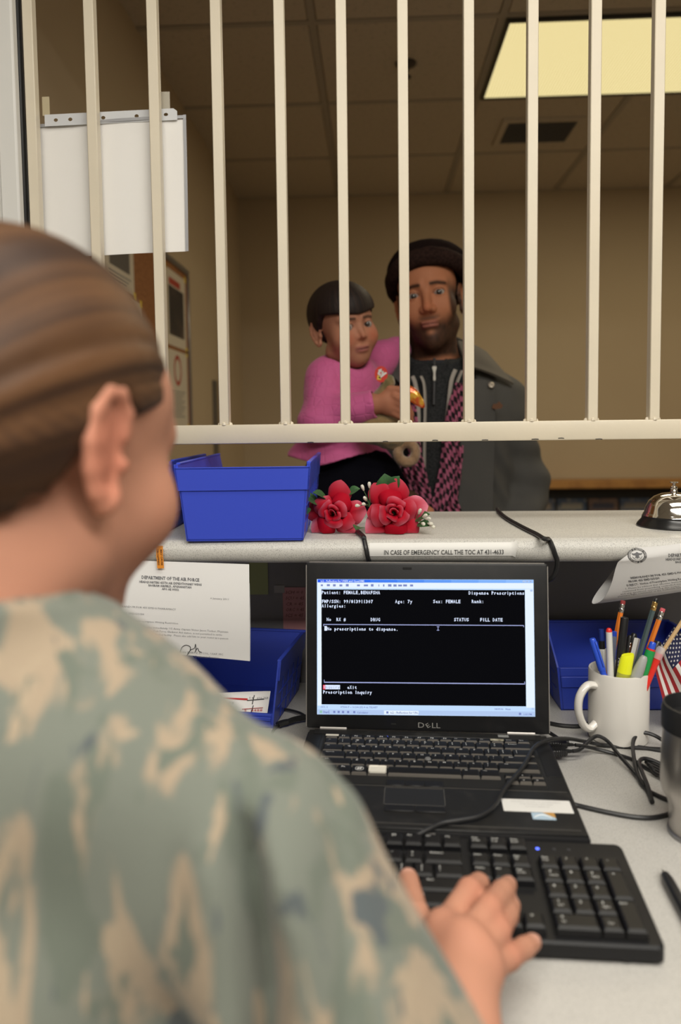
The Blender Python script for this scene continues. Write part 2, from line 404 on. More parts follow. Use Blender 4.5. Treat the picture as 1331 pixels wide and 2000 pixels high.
# ------------------------------------------------------------------ the raised counter ledge
LZ, LF, LB = 1.024, 1.03, 1.358
prof = [(LB, LZ-.034), (LB, LZ-.002), (LB-.002, LZ)]
arc_ = [(LF+.016-.016*math.sin(a), LZ-.017+.017*math.cos(a)) for a in np.linspace(0, PI, 15)]
prof += arc_+[(LF+.016, LZ-.034)]
LX0, LX1 = OX0+.001, 1.14
def extrude_x(prof, x0, x1):
    n = len(prof); v = [(x0, y, z) for y, z in prof]+[(x1, y, z) for y, z in prof]
    return G().add(v, [tuple(range(n)), tuple(range(2*n-1, n-1, -1))]+[(i, n+i, n+(i+1) % n, (i+1) % n) for i in range(n)])
led = part('counter_ledge', extrude_x(prof, LX0, LX1), lam)
tag(led, 'raised speckled grey laminate counter ledge with a rounded front edge under the grille', 'counter')
def on_edge(x, s, lift=0):
    """point on the rounded ledge front: s = 0 at the top of the curve, 1 at the bottom"""
    a = s*PI; return np.array([x, LF+.016-(.016+lift)*math.sin(a), LZ-.017+(.017+lift)*math.cos(a)])
# emergency label strip
xa, xb = at(722, 1074, Y=LF)[0], at(1012, 1074, Y=LF)[0]
t = thing('label_strip', 'white label strip reading in case of emergency on the ledge edge', 'label', tuple(on_edge((xa+xb)/2, .5)))
def lab(u, v):
    x = xa+(xb-xa)*u; pe = max(0, (u-.955)/.045)
    return on_edge(x-.004*pe*v, .25+.36*v, .0005+.004*pe*pe)
part('strip', shell(lab, 40, 6, .0003), M_('label_white', (.74, .73, .70, 1), .45), t, world=True)
tx = text('IN CASE OF EMERGENCY CALL THE TOC AT 431-4633', .0098, 'LEFT', .008, 3)
w_ = max(p[0] for p in tx.v); x0t, x1t = at(750, 1074, Y=LF)[0], at(984, 1074, Y=LF)[0]; k = (x1t-x0t)/w_
tx.sc(k, 1, 1); part('lettering', tx.warp(lambda x, y, z: on_edge(x0t+x, .555-y/.0098*.155*1.0, .0016)), M_('label_ink', (.07, .07, .07, 1), .6), t, world=True, kind='stuff')

# ------------------------------------------------------------------ desk
DZ = .742
dk = part('desk', box(OX0+.001, 1.14, .52, YP-.001, DZ-.03, DZ, .006, 2), lam2); tag(dk, 'speckled light grey laminate work desk below the counter ledge', 'desk')
legm = M_('desk_leg_grey', (.2, .2, .21, 1), .5)
for x in (-.52, 1.06): part('leg', box(x, x+.04, .56, YP-.01, 0, DZ-.03), legm, dk)
# ------------------------------------------------------------------ laptop
lap_black = M_('laptop_black', (.011, .011, .012, 1), .42, bump=(400, .05, .0003), var=(40, (.018, .017, .017, 1), .5, .8), spec=.35)
lap_deck = M_('laptop_deck', (.014, .0135, .013, 1), .45, var=(55, (.032, .030, .027, 1), .55, .85), spec=.35)
key_m = M_('key_black', (.008, .008, .009, 1), .5, spec=.3)
key_side = M_('key_worn_edge', (.10, .09, .078, 1), .45)  # paler tone on the front face and front bevel of each laptop key
leg_white = M_('key_legend_white', (.62, .62, .60, 1), .6)
lap_edge = M_('laptop_silver_edge', (.36, .34, .32, 1), .4, .6)
slot_m = M_('slot_dark', (.005, .005, .005, 1), .8)
led_blue = E_('led_blue', (.10, .16, 1, 1), 3)
LROT = R_(-3.1)
lap = thing('laptop', 'open black laptop computer with a pharmacy program on its screen', 'laptop', (.0672, .966, DZ), LROT)
W2, DEP, TH = .160, .240, .033
bs = box(-W2, W2, -DEP, 0, .003, TH-.001, .005, 2)
part('base', bs, lap_black, lap)
part('deck', box(-W2+.003, W2-.003, -DEP+.003, -.002, TH-.0015, TH, .0006), lap_deck, lap)
foot = mesh_of('foot', lathe([(0, 0), (.008, 0), (.008, .004), (0, .004)], 12), black_rub)
for x in (-.14, .14):
    for y in (-.22, -.02): link('foot', foot, lap, (x, y, 0))
# key bed
part('key_bed', box(-.1345, .1345, -.148, -.0215, TH-.0009, TH+.0003), slot_m, lap)
def keycap(w, d, h=.0035, inset=.0016, dish=True):
    g = G(); x, y = w/2, d/2
    lo = [(-x, -y, 0), (x, -y, 0), (x, y, 0), (-x, y, 0)]; i2 = inset
    hi = [(-x+i2, -y+i2*1.6, h), (x-i2, -y+i2*1.6, h), (x-i2, y-i2*.4, h), (-x+i2, y-i2*.4, h)]
    mid = [(-x+i2*.3, -y+i2*.5, h*.82), (x-i2*.3, -y+i2*.5, h*.82), (x-i2*.3, y-i2*.15, h*.82), (-x+i2*.3, y-i2*.15, h*.82)]
    g.add(lo+mid+hi, [(0, 1, 5, 4), (1, 2, 6, 5), (2, 3, 7, 6), (3, 0, 4, 7), (4, 5, 9, 8), (5, 6, 10, 9), (6, 7, 11, 10), (7, 4, 8, 11), (8, 9, 10, 11)])
    g.m = [1, 0, 0, 0, 1, 0, 0, 0, 0]; return g
_kc = {}
def put_key(parent, x, y, z, w, d, s, sub=None, big=.0048, small=.0026, h=.0035, mats=None, tilt=0, lx=.28):
    k = (round(w, 5), round(d, 5), h)
    if k not in _kc: _kc[k] = mesh_of('key', keycap(w, d, h, .0016 if h < .005 else .0028), mats or [key_m, key_side], True, 20)
    o = link('key', _kc[k], parent, (x, y, z))
    if tilt: o.rotation_euler = (tilt, 0, 0)
    if s:
        kk = ('L', s, sub, round(w, 5), round(d, 5), h)
        if kk not in _kc:
            sz = big if len(s) <= 2 else small
            g = text(s, sz, 'LEFT', .012, 1).mv(-w/2+w*.16 if len(s) > 2 or w > .02 else -w/2+w*lx, d/2-.0022-sz*.75, h+.00025)
            if sub: g.g(text(sub, big*.8 if len(sub) < 2 else small, 'LEFT', .01, 1).mv(-w/2+(w*.16 if len(s) > 2 or w > .02 else w*lx), d/2-.0022-sz*.75-big*.95 if len(s) <= 2 else d/2-.0026-sz*1.9, h+.00025))
            _kc[kk] = mesh_of('legend', g, leg_white, False)
        link('legend', _kc[kk], o)
P_, PY = .0176, .0188
rows = [
    (-.0300, .0105, [('Esc', 1), *[('F%d' % i, 1) for i in range(1, 13)], ('Insert', 1), ('End', .5+.5), ('PgDn', 1)][:16], -.132, .0165),
]
KX0 = -.132
def lap_row(y, d, keys, x=KX0, pitch=P_):
    for kd in keys:
        s, u = kd[0], kd[1]; sub = kd[2] if len(kd) > 2 else None
        w = u*pitch
        if s != '_': put_key(lap, x+w/2, y, TH, w-.0011, d-.0011, s, sub)
        x += w
lap_row(-.0275, .0110, [('Esc', 1)]+[('F%d' % i, 1) for i in range(1, 13)]+[('Ins', 1), ('Home', 1), ('PgUp', 1)], KX0, .0165)
lap_row(-.0430, .0175, [('~', 1, '`'), ('!', 1, '1'), ('@', 1, '2'), ('#', 1, '3'), ('$', 1, '4'), ('%', 1, '5'), ('^', 1, '6'), ('&', 1, '7'), ('*', 1, '8'), ('(', 1, '9'), (')', 1, '0'), ('_-'[0:1]+'', 0), ('-', 1), ('+', 1, '='), ('Backspace', 2)])
lap_row(-.0618, PY, [('Tab', 1.5)]+[(c, 1) for c in 'QWERTYUIOP']+[('{', 1, '['), ('}', 1, ']'), ('|', 1.5, '\\')])
lap_row(-.0806, PY, [('Caps Lock', 1.75)]+[(c, 1) for c in 'ASDFGHJKL']+[(':', 1, ';'), ('"', 1, "'"), ('Enter', 2.25)])
lap_row(-.0994, PY, [('Shift', 2.25)]+[(c, 1) for c in 'ZXCVBNM']+[('<', 1, ','), ('>', 1, '.'), ('?', 1, '/'), ('Shift', 2.75)])
lap_row(-.1185, .0195, [('Ctrl', 1.35), ('Fn', 1), ('', 1.1), ('', 1.35), ('', 4.95), ('Alt', 1.2), ('Ctrl', 1.35)])
for k, (x, y) in enumerate([(2.36, -.1205), (2.36-.96, -.1205), (.46, -.1205), (1.41, -.1112)]):
    pass
for x, y, d in ((.0960, -.1248, .0105), (.1110, -.1140, .0100), (.1110, -.1248, .0105), (.1260, -.1248, .0105), (.0960, -.1140, .0100), (.1260, -.1140, .0100)):
    put_key(lap, x, y-.008, TH, .0142, d-.0008, {(.1110, -.1140): '^', (.0960, -.1248): '<', (.1110, -.1248): 'v', (.1260, -.1248): '>'}.get((x, y), ''))
# start key emblem (a plain window mark in a ring) and the white sticker on the key beside it
emb = flat2d([circ(.0052, 20), circ(.0045, 20)[::-1]])
for a, b in ((-.0026, .0003), (.0003, .0003), (-.0026, -.0026), (.0003, -.0026)): emb.g(box(a, a+.0023, b, b+.0023, 0, .0002).warp(lambda x, y, z: (x+y*.15, y+.0004*math.sin(x*900), z)))
part('key_emblem', emb.mv(KX0+P_*(1.35+1+.55), -.1185+.001, TH+.0038), leg_white, lap, False)
part('key_sticker', box(-.0105, .0105, -.0080, .0080, 0, .0005, .0015).mv(KX0+P_*(1.35+1+1.1+.68), -.1185, TH+.0034), M_('sticker_cream', (.72, .69, .60, 1), .6, bump=(120, .3)), lap, label='blank cream sticker covering one key')
part('key_sticker', box(-.0085, .0085, -.0022, .0026, 0, .0004).mv(KX0+.0085, -.0265, TH+.0036), M_('sticker_torn', (.66, .62, .52, 1), .7), lap, label='torn white scrap on the top corner key')
part('key_sticker', box(-.0085, .0085, -.0026, .0022, 0, .0004).mv(.0905, -.0265, TH+.0036), M_('sticker_worn', (.45, .42, .32, 1), .7, var=(200, (.2, .18, .12, 1), .4, .6)), lap, label='worn scrap of sticker on a top row key')
part('track_point', lathe([(0, .006), (.003, .0058), (.004, .0045), (.003, .003), (.002, 0)], 12).mv(.0006, -.0905, TH+.001), M_('grey_rubber', (.15, .15, .15, 1), .7), lap)
# speaker grilles, palm rest, touch pad and buttons
for s in (-1, 1): part('speaker_grille', box(s*.1465-.0085, s*.1465+.0085, -.115, -.018, TH, TH+.0004, .0003), lap_black, lap)
seamm = M_('seam_grey', (.09, .085, .078, 1), .5)
part('hinge_cover', box(-.150, .150, -.0165, -.003, TH, TH+.0012, .0005), lap_deck, lap)
part('touch_pad', box(-.0485, .0165, -.1905, -.1545, TH-.0002, TH+.0003), M_('pad_black', (.02, .02, .021, 1), .35), lap)
def frame_lines(x0, x1, y0, y1, t_=.0007, z=TH+.0002):
    g = G()
    for a in ((x0, x1, y0, y0+t_), (x0, x1, y1-t_, y1), (x0, x0+t_, y0, y1), (x1-t_, x1, y0, y1)): g.g(box(a[0], a[1], a[2], a[3], z, z+.0003))
    return g
part('pad_border', frame_lines(-.0495, .0175, -.1915, -.1535), seamm, lap)
part('palm_seam', box(-W2+.006, W2-.006, -.1508, -.1502, TH, TH+.0003).g(box(-W2+.008, W2-.008, -DEP+.012, -DEP+.0114, TH, TH+.0003)), seamm, lap)
bt = mesh_of('pad_button', box(-.0105, .0105, -.0062, .0062, 0, .0012, .0004), lap_black)
for x in (-.0375, -.0155, .0065): link('pad_button', bt, lap, (x, -.1435 if x else 0, TH)); 
for x in (-.0325, .0012):
    o = link('pad_button', bt, lap, (x, -.199, TH)); o.scale = (1.5, 1, 1)
st_w = M_('property_sticker', (.76, .75, .72, 1), .5)
part('property_label', box(.079, .152, -.1955, -.170, TH, TH+.0005, .0004), st_w, lap, label='white property label on the palm rest')
tg = G()
for k, s in enumerate(('PROPERTY OF THE U.S. GOVERNMENT', 'FOR OFFICIAL USE ONLY', 'DO NOT REMOVE')): tg.g(text(s, .0031, 'CENTER', 0, 1).mv(.1155, -.1765-k*.005, TH+.0007))
part('property_text', tg, M_('faint_grey_ink', (.50, .49, .48, 1), .6), lap, False, kind='stuff')
g_ = part('badge_sticker', box(.107, .131, -.210, -.1965, TH, TH+.0004, .0003), M_('badge_blue', (.42, .55, .66, 1), .4), lap, label='pale blue processor sticker with an orange corner')
part('badge_corner', prism([(.119, -.1965), (.131, -.1965), (.131, -.2065)], .0003).mv(0, 0, TH+.0004), M_('badge_orange', (.55, .30, .08, 1), .4), g_, False)
part('badge_swoosh', tube([(.109+.018*k/8, -.2062+.005*math.sin(k/8*PI), TH+.0005) for k in range(9)], .0009, 5), M_('badge_white', (.7, .74, .76, 1), .5), g_)
part('badge_sticker', box(-.151, -.128, -.206, -.184, TH, TH+.0005, .0003), st_w, lap, label='white sticker on the left palm rest')
part('power_button', box(.0935, .1075, -.0125, -.0055, TH+.001, TH+.0018, .0004), M_('button_grey', (.22, .22, .21, 1), .4), lap)
part('status_light', lathe([(0, .0008), (.0016, .0004), (.0018, 0)], 10).mv(-.052, -.0190, TH+.0006), led_blue, lap, label='small lit blue light')
part('latch', box(-.005, .005, -DEP-.0006, -DEP+.002, TH-.008, TH-.003), lap_edge, lap)

# lid, tilted back a little; its parts are given in lid coordinates (x right, y up the panel)
LT = R_(90-6.0)
LIDM = Matrix.Translation((0, .0, TH-.001)) @ Matrix.Rotation(LT, 4, 'X')
def lidpart(name, g, m, par=None, **k):
    return part(name, g.tf(LIDM), m, par or lap, **k)
LW, LH = .1622, .2265
lid = lidpart('lid', box(-LW, LW, .0015, LH, -.009, 0, .003, 2), lap_black)
eg = G().g(box(-LW-.0004, -LW+.0008, .004, LH-.004, -.007, -.0005)).g(box(LW-.0008, LW+.0004, .004, LH-.004, -.007, -.0005)).g(box(-LW+.004, LW-.004, LH-.0008, LH+.0004, -.007, -.002))
lidpart('lid_trim', eg, lap_edge)
for s in (-1, 1): lidpart('hinge', tube([(s*.125-.018, .001, -.004), (s*.125+.018, .001, -.004)], .0052, 10), lap_edge)
lidpart('bezel_pad', box(-.047, -.040, .009, .0115, 0, .0008, .0003).g(box(-.03, -.018, LH-.009, LH-.006, 0, .0006, .0002)), slot_m)
# screen: coordinates of the display as fractions, 1120 x 690 units
SX0, SX1, SY0, SY1 = -LW+.0155, LW-.0190, .0205, LH-.0232
def su(cx): return SX0+(cx-88)/1121*(SX1-SX0)
def sv(cy, cx=88): return SY1-(cy-93-.0055*(cx-88))/(690+.010*(cx-88))*(SY1-SY0)
def srect(x0, y0, x1, y1, z=.0004): 
    return G().add([(su(x0), sv(y1, x0), z), (su(x1), sv(y1, x1), z), (su(x1), sv(y0, x1), z), (su(x0), sv(y0, x0), z)], [(0, 1, 2, 3)])
S_bg = E_('screen_pale_blue', (.55, .74, 1.0, 1), 1.0)
S_bg2 = E_('screen_white', (.82, .92, 1.0, 1), 1.0)
S_blk = E_('screen_black', (.0035, .0035, .0045, 1), 1.0)
S_txt = E_('screen_text', (.72, .80, 1.0, 1), 1.05)
S_red = E_('screen_red', (.9, .06, .10, 1), 1.0)
S_icon = E_('screen_icon_blue', (.20, .25, .55, 1), 1.0)
S_grey = E_('screen_grey', (.33, .40, .55, 1), 1.0)
S_line = E_('screen_line', (.38, .42, .72, 1), 1.0)
S_bar = E_('screen_task_bar', (.46, .60, .88, 1), 1.0)
scr = lidpart('screen', srect(86, 92, 1210, 782.5, .0003), S_bg, smooth=False)
def spart(name, g, m, **k): return part(name, g.tf(LIDM), m, scr, smooth=False, **k)
for k in range(8):
    a, b = 90+k*140, 90+(k+1)*140
    f_ = k/7; spart('title_bar', srect(a, 93.5, min(b, 1208), 109, .0005), E_('screen_title', (.02+.26*f_**1.5, .10+.42*f_, .85+.15*f_, 1), 1.0))
spart('tool_bar', srect(89, 109, 1208, 138, .0005), S_bg2)
spart('side_margin', srect(1166, 140, 1208, 738, .0005), S_bg2); spart('side_margin', srect(89, 138, 110, 738, .0005), S_bg2)
spart('terminal', srect(110, 145, 1165, 731, .0006), S_blk)
tb = G()
def stext(s, x, ybase, size=9, pitch=None, bold=.02, z=.0009):
    k = (SX1-SX0)/1121
    g = mono(s, pitch*k, size*k, bold) if pitch else text(s, size*k, 'LEFT', bold, 1)
    return g.warp(lambda a, b, c: (su(x)+a, sv(ybase, x+a/k)+b, z))
tb.g(stext('tc2 - Reflection for UNIX and OpenVMS', 106, 106, 14, None, .02))
spart('title_text', tb, E_('screen_title_text', (.75, .85, 1, 1), 1.0), kind='stuff')
ic = G()
for x, w_ in ((107, 11), (139, 16), (172, 14), (206, 15), (240, 15), (299, 15), (335, 22), (372, 14), (412, 4), (436, 7), (462, 18), (490, 17), (515, 20), (541, 20), (577, 16)):
    ic.g(srect(x, 117+(x % 3), x+w_, 129-(x % 2), .0008))
for x in (145, 178, 212, 305, 468, 520, 547): ic.g(srect(x, 119, x+7, 124, .0009))
spart('tool_icons', ic, S_icon, kind='stuff')
wb = G()
for x in (1154, 1171, 1189): wb.g(srect(x, 96, x+14, 106, .0008))
spart('window_buttons', wb, S_bar)
wb = stext('_', 1156, 103, 13).g(stext('o', 1174, 104, 12)).g(stext('x', 1192, 104, 13))
spart('window_button_marks', wb, S_icon, kind='stuff')
tx = G()
PT = 12.95
for s, x, yb in (('Patient: FEMALE,BENAFSHA', 110, 168), ('Dispense Prescriptions', 867+11, 168), ('FMP/SSN: 99/813911307', 111, 214), ('Age: 7y', 498, 213), ('Sex: FEMALE', 695, 212), ('Rank:', 893, 211), ('Allergies:', 111, 237),
                 ('No', 137, 306), ('RX #', 188, 306), ('DRUG', 369, 306), ('STATUS', 802, 304), ('FILL DATE', 935, 304), ('No prescriptions to dispense.', 139, 354), ('eXit', 245, 651), ('Prescription Inquiry', 117, 676)):
    tx.g(stext(s, x, yb, 24, PT, .028))
spart('terminal_text', tx, S_txt, kind='stuff')
ln = G().g(srect(120, 322, 1158, 326, .0008)).g(srect(120, 322, 123, 333, .0008)).g(srect(1155, 322, 1158, 332, .0008)).g(srect(123, 616, 1160, 621, .0008)).g(srect(123, 606, 126, 619, .0008)).g(srect(1157, 607, 1160, 619, .0008))
ln.g(srect(719, 333, 722, 350, .0008)).g(srect(714, 331, 727, 334, .0008)).g(srect(714, 349, 727, 352, .0008))
spart('terminal_lines', ln, S_line)
spart('text_cursor', srect(126, 332, 139, 356, .0009), S_txt)
spart('menu_highlight', srect(130, 632, 208, 654, .0008), S_txt)
spart('menu_initial', srect(118, 632, 130, 655, .0008), S_red)
spart('menu_text', stext('nquiry', 130, 650, 23, PT, .0, .0011), S_grey, kind='stuff')
spart('menu_initial_text', stext('I', 118, 650, 23, PT, .02, .0011), S_txt, kind='stuff')
spart('task_bar', srect(89, 757, 1208, 780.5, .0006), S_bar)
spart('task_button', srect(438, 759, 617, 779, .0007), S_bg2)
tk = stext('1011, 2', 104, 748, 13).g(stext('VT500-7 -- 10.200.252.4 via TELNET', 210, 748, 13)).g(stext('Start', 118, 775, 17, None, .03)).g(stext('Calculator', 296, 775, 14)).g(stext('tc2 - Reflection for UN...', 470, 774, 15, None, .02)).g(stext('1:03 PM', 1150, 775, 13)).g(stext('04:09:06   Num', 1005, 750, 13))
for x in (172, 195, 218, 245, 277, 450, 1128): tk.g(srect(x, 763, x+11, 774, .0009))
tk.g(srect(148, 758, 150, 779, .0009)).g(srect(1176, 98, 1177, 99, .0009))
spart('task_text', tk, S_icon, kind='stuff')
spart('start_flag', srect(100, 762, 114, 775, .0009), E_('screen_green', (.30, .55, .45, 1), 1))
spart('scroll_marks', srect(1192, 142, 1204, 152, .0008).g(srect(1192, 738, 1204, 748, .0008)), S_bar)
# maker's mark on the bezel
k = (SX1-SX0)/1121
lg = text('D', .0098, 'LEFT', .0, 3).sc(1.15, 1, 1); lg.g(text('LL', .0098, 'LEFT', .0, 3).sc(1.1, 1, 1).mv(.0166))
e_ = text('E', .0098, 'LEFT', .0, 3); e_.sc(1.05, .85, 1).mv(-.0032, -.0031).rot('Z', 33).mv(.0127, .0036); lg.g(e_)
lg.sc(1.12, 1, 1)
lidpart('maker_mark', lg.mv(-.0115, .0068, .0006), M_('mark_silver', (.42, .41, .39, 1), .35, .5), smooth=False)

# ------------------------------------------------------------------ keyboard
kb_m = M_('keyboard_black', (.010, .010, .011, 1), .45, spec=.3)
kkey = M_('keyboard_key', (.007, .007, .008, 1), .38, spec=.3)
kb = thing('keyboard', 'wide black desktop keyboard with a number pad, in front of the laptop', 'keyboard', (.2415, .7160, DZ), R_(-2.8))
KW = .452
pts = [(0, 0), (0, -.128)]
v = []
# body: thin front, high back, rounded corners
ol = []
for cx, cy, a0 in ((-.006, -.125, -90), (-.006, -.006, 0), (-KW+.006, -.006, 90), (-KW+.006, -.125, 180)):
    for q in range(5):
        a = R_(a0+q*22.5); ol.append((cx+.006*math.cos(a), cy+.006*math.sin(a)))
def kz(y): return .0175+(y+.131)/.131*.0105
bd = G(); n = len(ol)
bd.add([(x, y, .004) for x, y in ol]+[(x, y, kz(y)-.002) for x, y in ol]+[(x*(1-.0)+(.0015 if x < -KW/2 else -.0015), y+(.0015 if y < -.06 else -.0015), kz(y)) for x, y in ol],
       [tuple(range(n))[::-1]]+[(i, (i+1) % n, n+(i+1) % n, n+i) for i in range(n)]+[(n+i, n+(i+1) % n, 2*n+(i+1) % n, 2*n+i) for i in range(n)]+[tuple(range(2*n, 3*n))])
part('body', bd, kb_m, kb, angle=30)
for x in (-.03, -KW+.03):
    for y in (-.12, -.012): link('foot', foot, kb, (x, y, 0))
ktilt = math.atan(.0105/.131)
U_ = .01885
def kkeyrow(y, x, keys, d=None):
    for kd in keys:
        s, u = kd[0], kd[1]; sub = kd[2] if len(kd) > 2 else None; w_ = u*U_
        if s != '_':
            put_key(kb, x+w_/2, y, kz(y)-.0005, w_-.0008, (d or U_)-.0008, s, sub, .0046, .0030, .0085, [kkey, kkey], ktilt, .35)
        x += w_
XM = -.0115-4*U_-.007-3*U_-.007-15*U_       # main block start
XN_ = XM+15*U_+.007; XP = XN_+3*U_+.007
YF, Y1 = -.0165, -.0415
part('key_wells', G().g(box(XM-.001, XM+15*U_+.001, -.122, Y1+.0105, 0, .0006)).g(box(XM-.001, XM+15*U_+.001, YF-.0105, YF+.0105, 0, .0006)).g(box(XN_-.001, XN_+3*U_+.001, YF-.0105, YF+.0105, 0, .0006)).g(box(XN_-.001, XN_+3*U_+.001, Y1-.0295, Y1+.0105, 0, .0006)).g(box(XP-.001, XP+4*U_+.001, -.122, Y1+.0105, 0, .0006)).warp(lambda x, y, z: (x, y, kz(y)+z)), slot_m, kb)
kkeyrow(YF, XM, [('Esc', 1), ('_', 1)]+[('F%d' % i, 1) for i in range(1, 5)]+[('_', .5)]+[('F%d' % i, 1) for i in range(5, 9)]+[('_', .5)]+[('F%d' % i, 1) for i in range(9, 13)])
kkeyrow(YF, XN_, [('Print', 1, 'ScrSys'), ('Scroll', 1, 'Lock'), ('Pause', 1, 'Break')])
kkeyrow(Y1, XM, [('~', 1, '`'), ('!', 1, '1'), ('@', 1, '2'), ('#', 1, '3'), ('$', 1, '4'), ('%', 1, '5'), ('^', 1, '6'), ('&', 1, '7'), ('*', 1, '8'), ('(', 1, '9'), (')', 1, '0'), ('-', 1), ('+', 1, '='), ('Backspace', 2)])
kkeyrow(Y1-U_, XM, [('Tab', 1.5)]+[(c, 1) for c in 'QWERTYUIOP']+[('{', 1, '['), ('}', 1, ']'), ('|', 1.5, '\\')])
kkeyrow(Y1-2*U_, XM, [('Caps', 1.75)]+[(c, 1) for c in 'ASDFGHJKL']+[(':', 1, ';'), ('"', 1, "'"), ('Enter', 2.25)])
kkeyrow(Y1-3*U_, XM, [('Shift', 2.25)]+[(c, 1) for c in 'ZXCVBNM']+[('<', 1, ','), ('>', 1, '.'), ('?', 1, '/'), ('Shift', 2.75)])
kkeyrow(Y1-4*U_, XM, [('Ctrl', 1.5), ('', 1), ('Alt', 1.5), ('', 7), ('Alt', 1.5), ('', 1), ('Ctrl', 1.5)])
kkeyrow(Y1, XN_, [('Insert', 1), ('Home', 1), ('Page', 1, 'Up')]); kkeyrow(Y1-U_, XN_, [('Delete', 1), ('End', 1), ('Page', 1, 'Down')])
kkeyrow(Y1-3*U_, XN_, [('_', 1), ('^', 1)]); kkeyrow(Y1-4*U_, XN_, [('<', 1), ('v', 1), ('>', 1)])
kkeyrow(Y1, XP, [('Num', 1, 'Lock'), ('/', 1), ('*', 1), ('-', 1)])
kkeyrow(Y1-U_, XP, [('7', 1, 'Home'), ('8', 1), ('9', 1, 'PgUp')]); kkeyrow(Y1-2*U_, XP, [('4', 1), ('5', 1), ('6', 1)])
kkeyrow(Y1-3*U_, XP, [('1', 1, 'End'), ('2', 1), ('3', 1, 'PgDn')]); kkeyrow(Y1-4*U_, XP, [('0', 2, 'Ins'), ('.', 1, 'Del')])
kkeyrow(Y1-1.5*U_, XP+3*U_, [('+', 1)], 2*U_); kkeyrow(Y1-3.5*U_, XP+3*U_, [('Enter', 1)], 2*U_)
for k, x in enumerate((XP+.2*U_, XP+.2*U_+.016, XP+.2*U_+.030)):
    part('lock_light', lathe([(0, .0009), (.0018, .0006), (.0021, 0)], 10).mv(x, YF+.004, kz(YF)), led_blue if k == 0 else M_('unlit_light', (.03, .03, .035, 1), .3), kb, label='lit blue lock light' if k == 0 else None)
# ------------------------------------------------------------------ blue shelf bins
def make_bin(label, loc, rotz, W, D, H, lip, hop, m, group=None, ribs=True, flare=.11, over=.0):
    """open hopper end faces -y, full back panel at y = D; sides slope down over the length hop to the lip"""
    t = thing('storage_bin', label, 'bin', loc, rotz, group)
    th = .0028
    def xs(z): return (1-flare)+flare*min(1, max(0, z/H))
    def taper(x, y, z): return (x*xs(z)+(0), D/2+(y-D/2)*(1-.5*flare*(1-z/H)), z)
    b = G()
    b.g(box(-W/2, W/2, 0, D, 0, th))
    b.g(box(-W/2, W/2, D-th, D, 0, H, .001))
    so = [(0, 0), (D, 0), (D, H+over), (hop, H+over), (hop*.35, lip+.35*(H-lip)), (0, lip)]
    for s in (-1, 1):
        p = prism(so, th); p.warp(lambda x, y, z: (s*(W/2-th)+s*z, x, y)); b.g(p)
    b.g(box(-W/2+th, W/2-th, 0, th, 0, lip))
    b.warp(taper); part('body', b, m, t, angle=30)
    # stepped rim band round the back and sides
    r = G(); e = .0022
    r.g(box(-W/2-e, W/2+e, D, D+e, H*.70, H+.0012)).g(box(-W/2-e, W/2+e, D-th-.001, D+e, H-.002, H+.0016, .0008))
    for s in (-1, 1):
        r.g(box(*sorted((s*(W/2), s*(W/2+e))), hop, D+e, H*.70, H+over)).g(box(*sorted((s*(W/2-th-.001), s*(W/2+e))), hop, D-.012, H+over-.001, H+over+.002, .0008))
    r.warp(taper); part('rim', r, m, t, angle=30)
    if ribs:
        rb = G()
        for s in (-1, 1):
            for k in range(1, 5): rb.g(box(*sorted((s*W/2, s*(W/2+.0012))), hop+(D-hop)*k/5-.001, hop+(D-hop)*k/5+.001, .004, H*.7))
            for z in (.25, .48): rb.g(box(*sorted((s*W/2, s*(W/2+.0012))), .02, D-.004, H*z-.0008, H*z+.0008))
        rb.warp(taper); part('side_rib', rb, m, t, kind='stuff')
    # stepped lip panel with ledges on the open end
    l = G()
    for k, (z0, z1, o) in enumerate(((.002, lip*.55, .002), (lip*.55, lip*.80, .0042), (lip*.80, lip, .0022))):
        l.g(box(-W/2+.004, W/2-.004, -o, .001, z0, z1, .0008))
    l.warp(taper); part('lip_panel', l, m, t, angle=30)
    return t
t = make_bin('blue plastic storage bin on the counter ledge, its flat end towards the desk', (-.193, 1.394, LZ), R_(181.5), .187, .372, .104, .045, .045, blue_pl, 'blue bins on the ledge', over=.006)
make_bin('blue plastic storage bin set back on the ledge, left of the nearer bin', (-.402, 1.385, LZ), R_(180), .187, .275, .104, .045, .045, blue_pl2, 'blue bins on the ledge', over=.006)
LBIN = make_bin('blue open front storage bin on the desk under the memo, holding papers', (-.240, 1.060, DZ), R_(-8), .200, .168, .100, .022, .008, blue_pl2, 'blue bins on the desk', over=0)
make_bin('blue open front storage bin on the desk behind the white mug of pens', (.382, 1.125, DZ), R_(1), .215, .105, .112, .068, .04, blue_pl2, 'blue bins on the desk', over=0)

# ------------------------------------------------------------------ papers
def ptext(G_, s, x, y, wpx, hpx, surf, slope=0, align='LEFT', bold=0, ital=0):
    """a line of print set on a surface: starts at (x, y) of the surface's own pixel frame, wpx wide, hpx high"""
    g = text(s, 1, 'LEFT', bold, 1); w_ = max(p[0] for p in g.v); k = wpx/w_; h = hpx/.7
    x0 = x-(wpx/2 if align == 'CENTER' else 0)
    G_.g(g.warp(lambda a, b, c: surf(x0+a*k+b*h*ital, y+(a*k-(wpx/2 if align == 'CENTER' else 0))*slope-b*h)))
lines_head = [('DEPARTMENT OF THE AIR FORCE', .0), ]
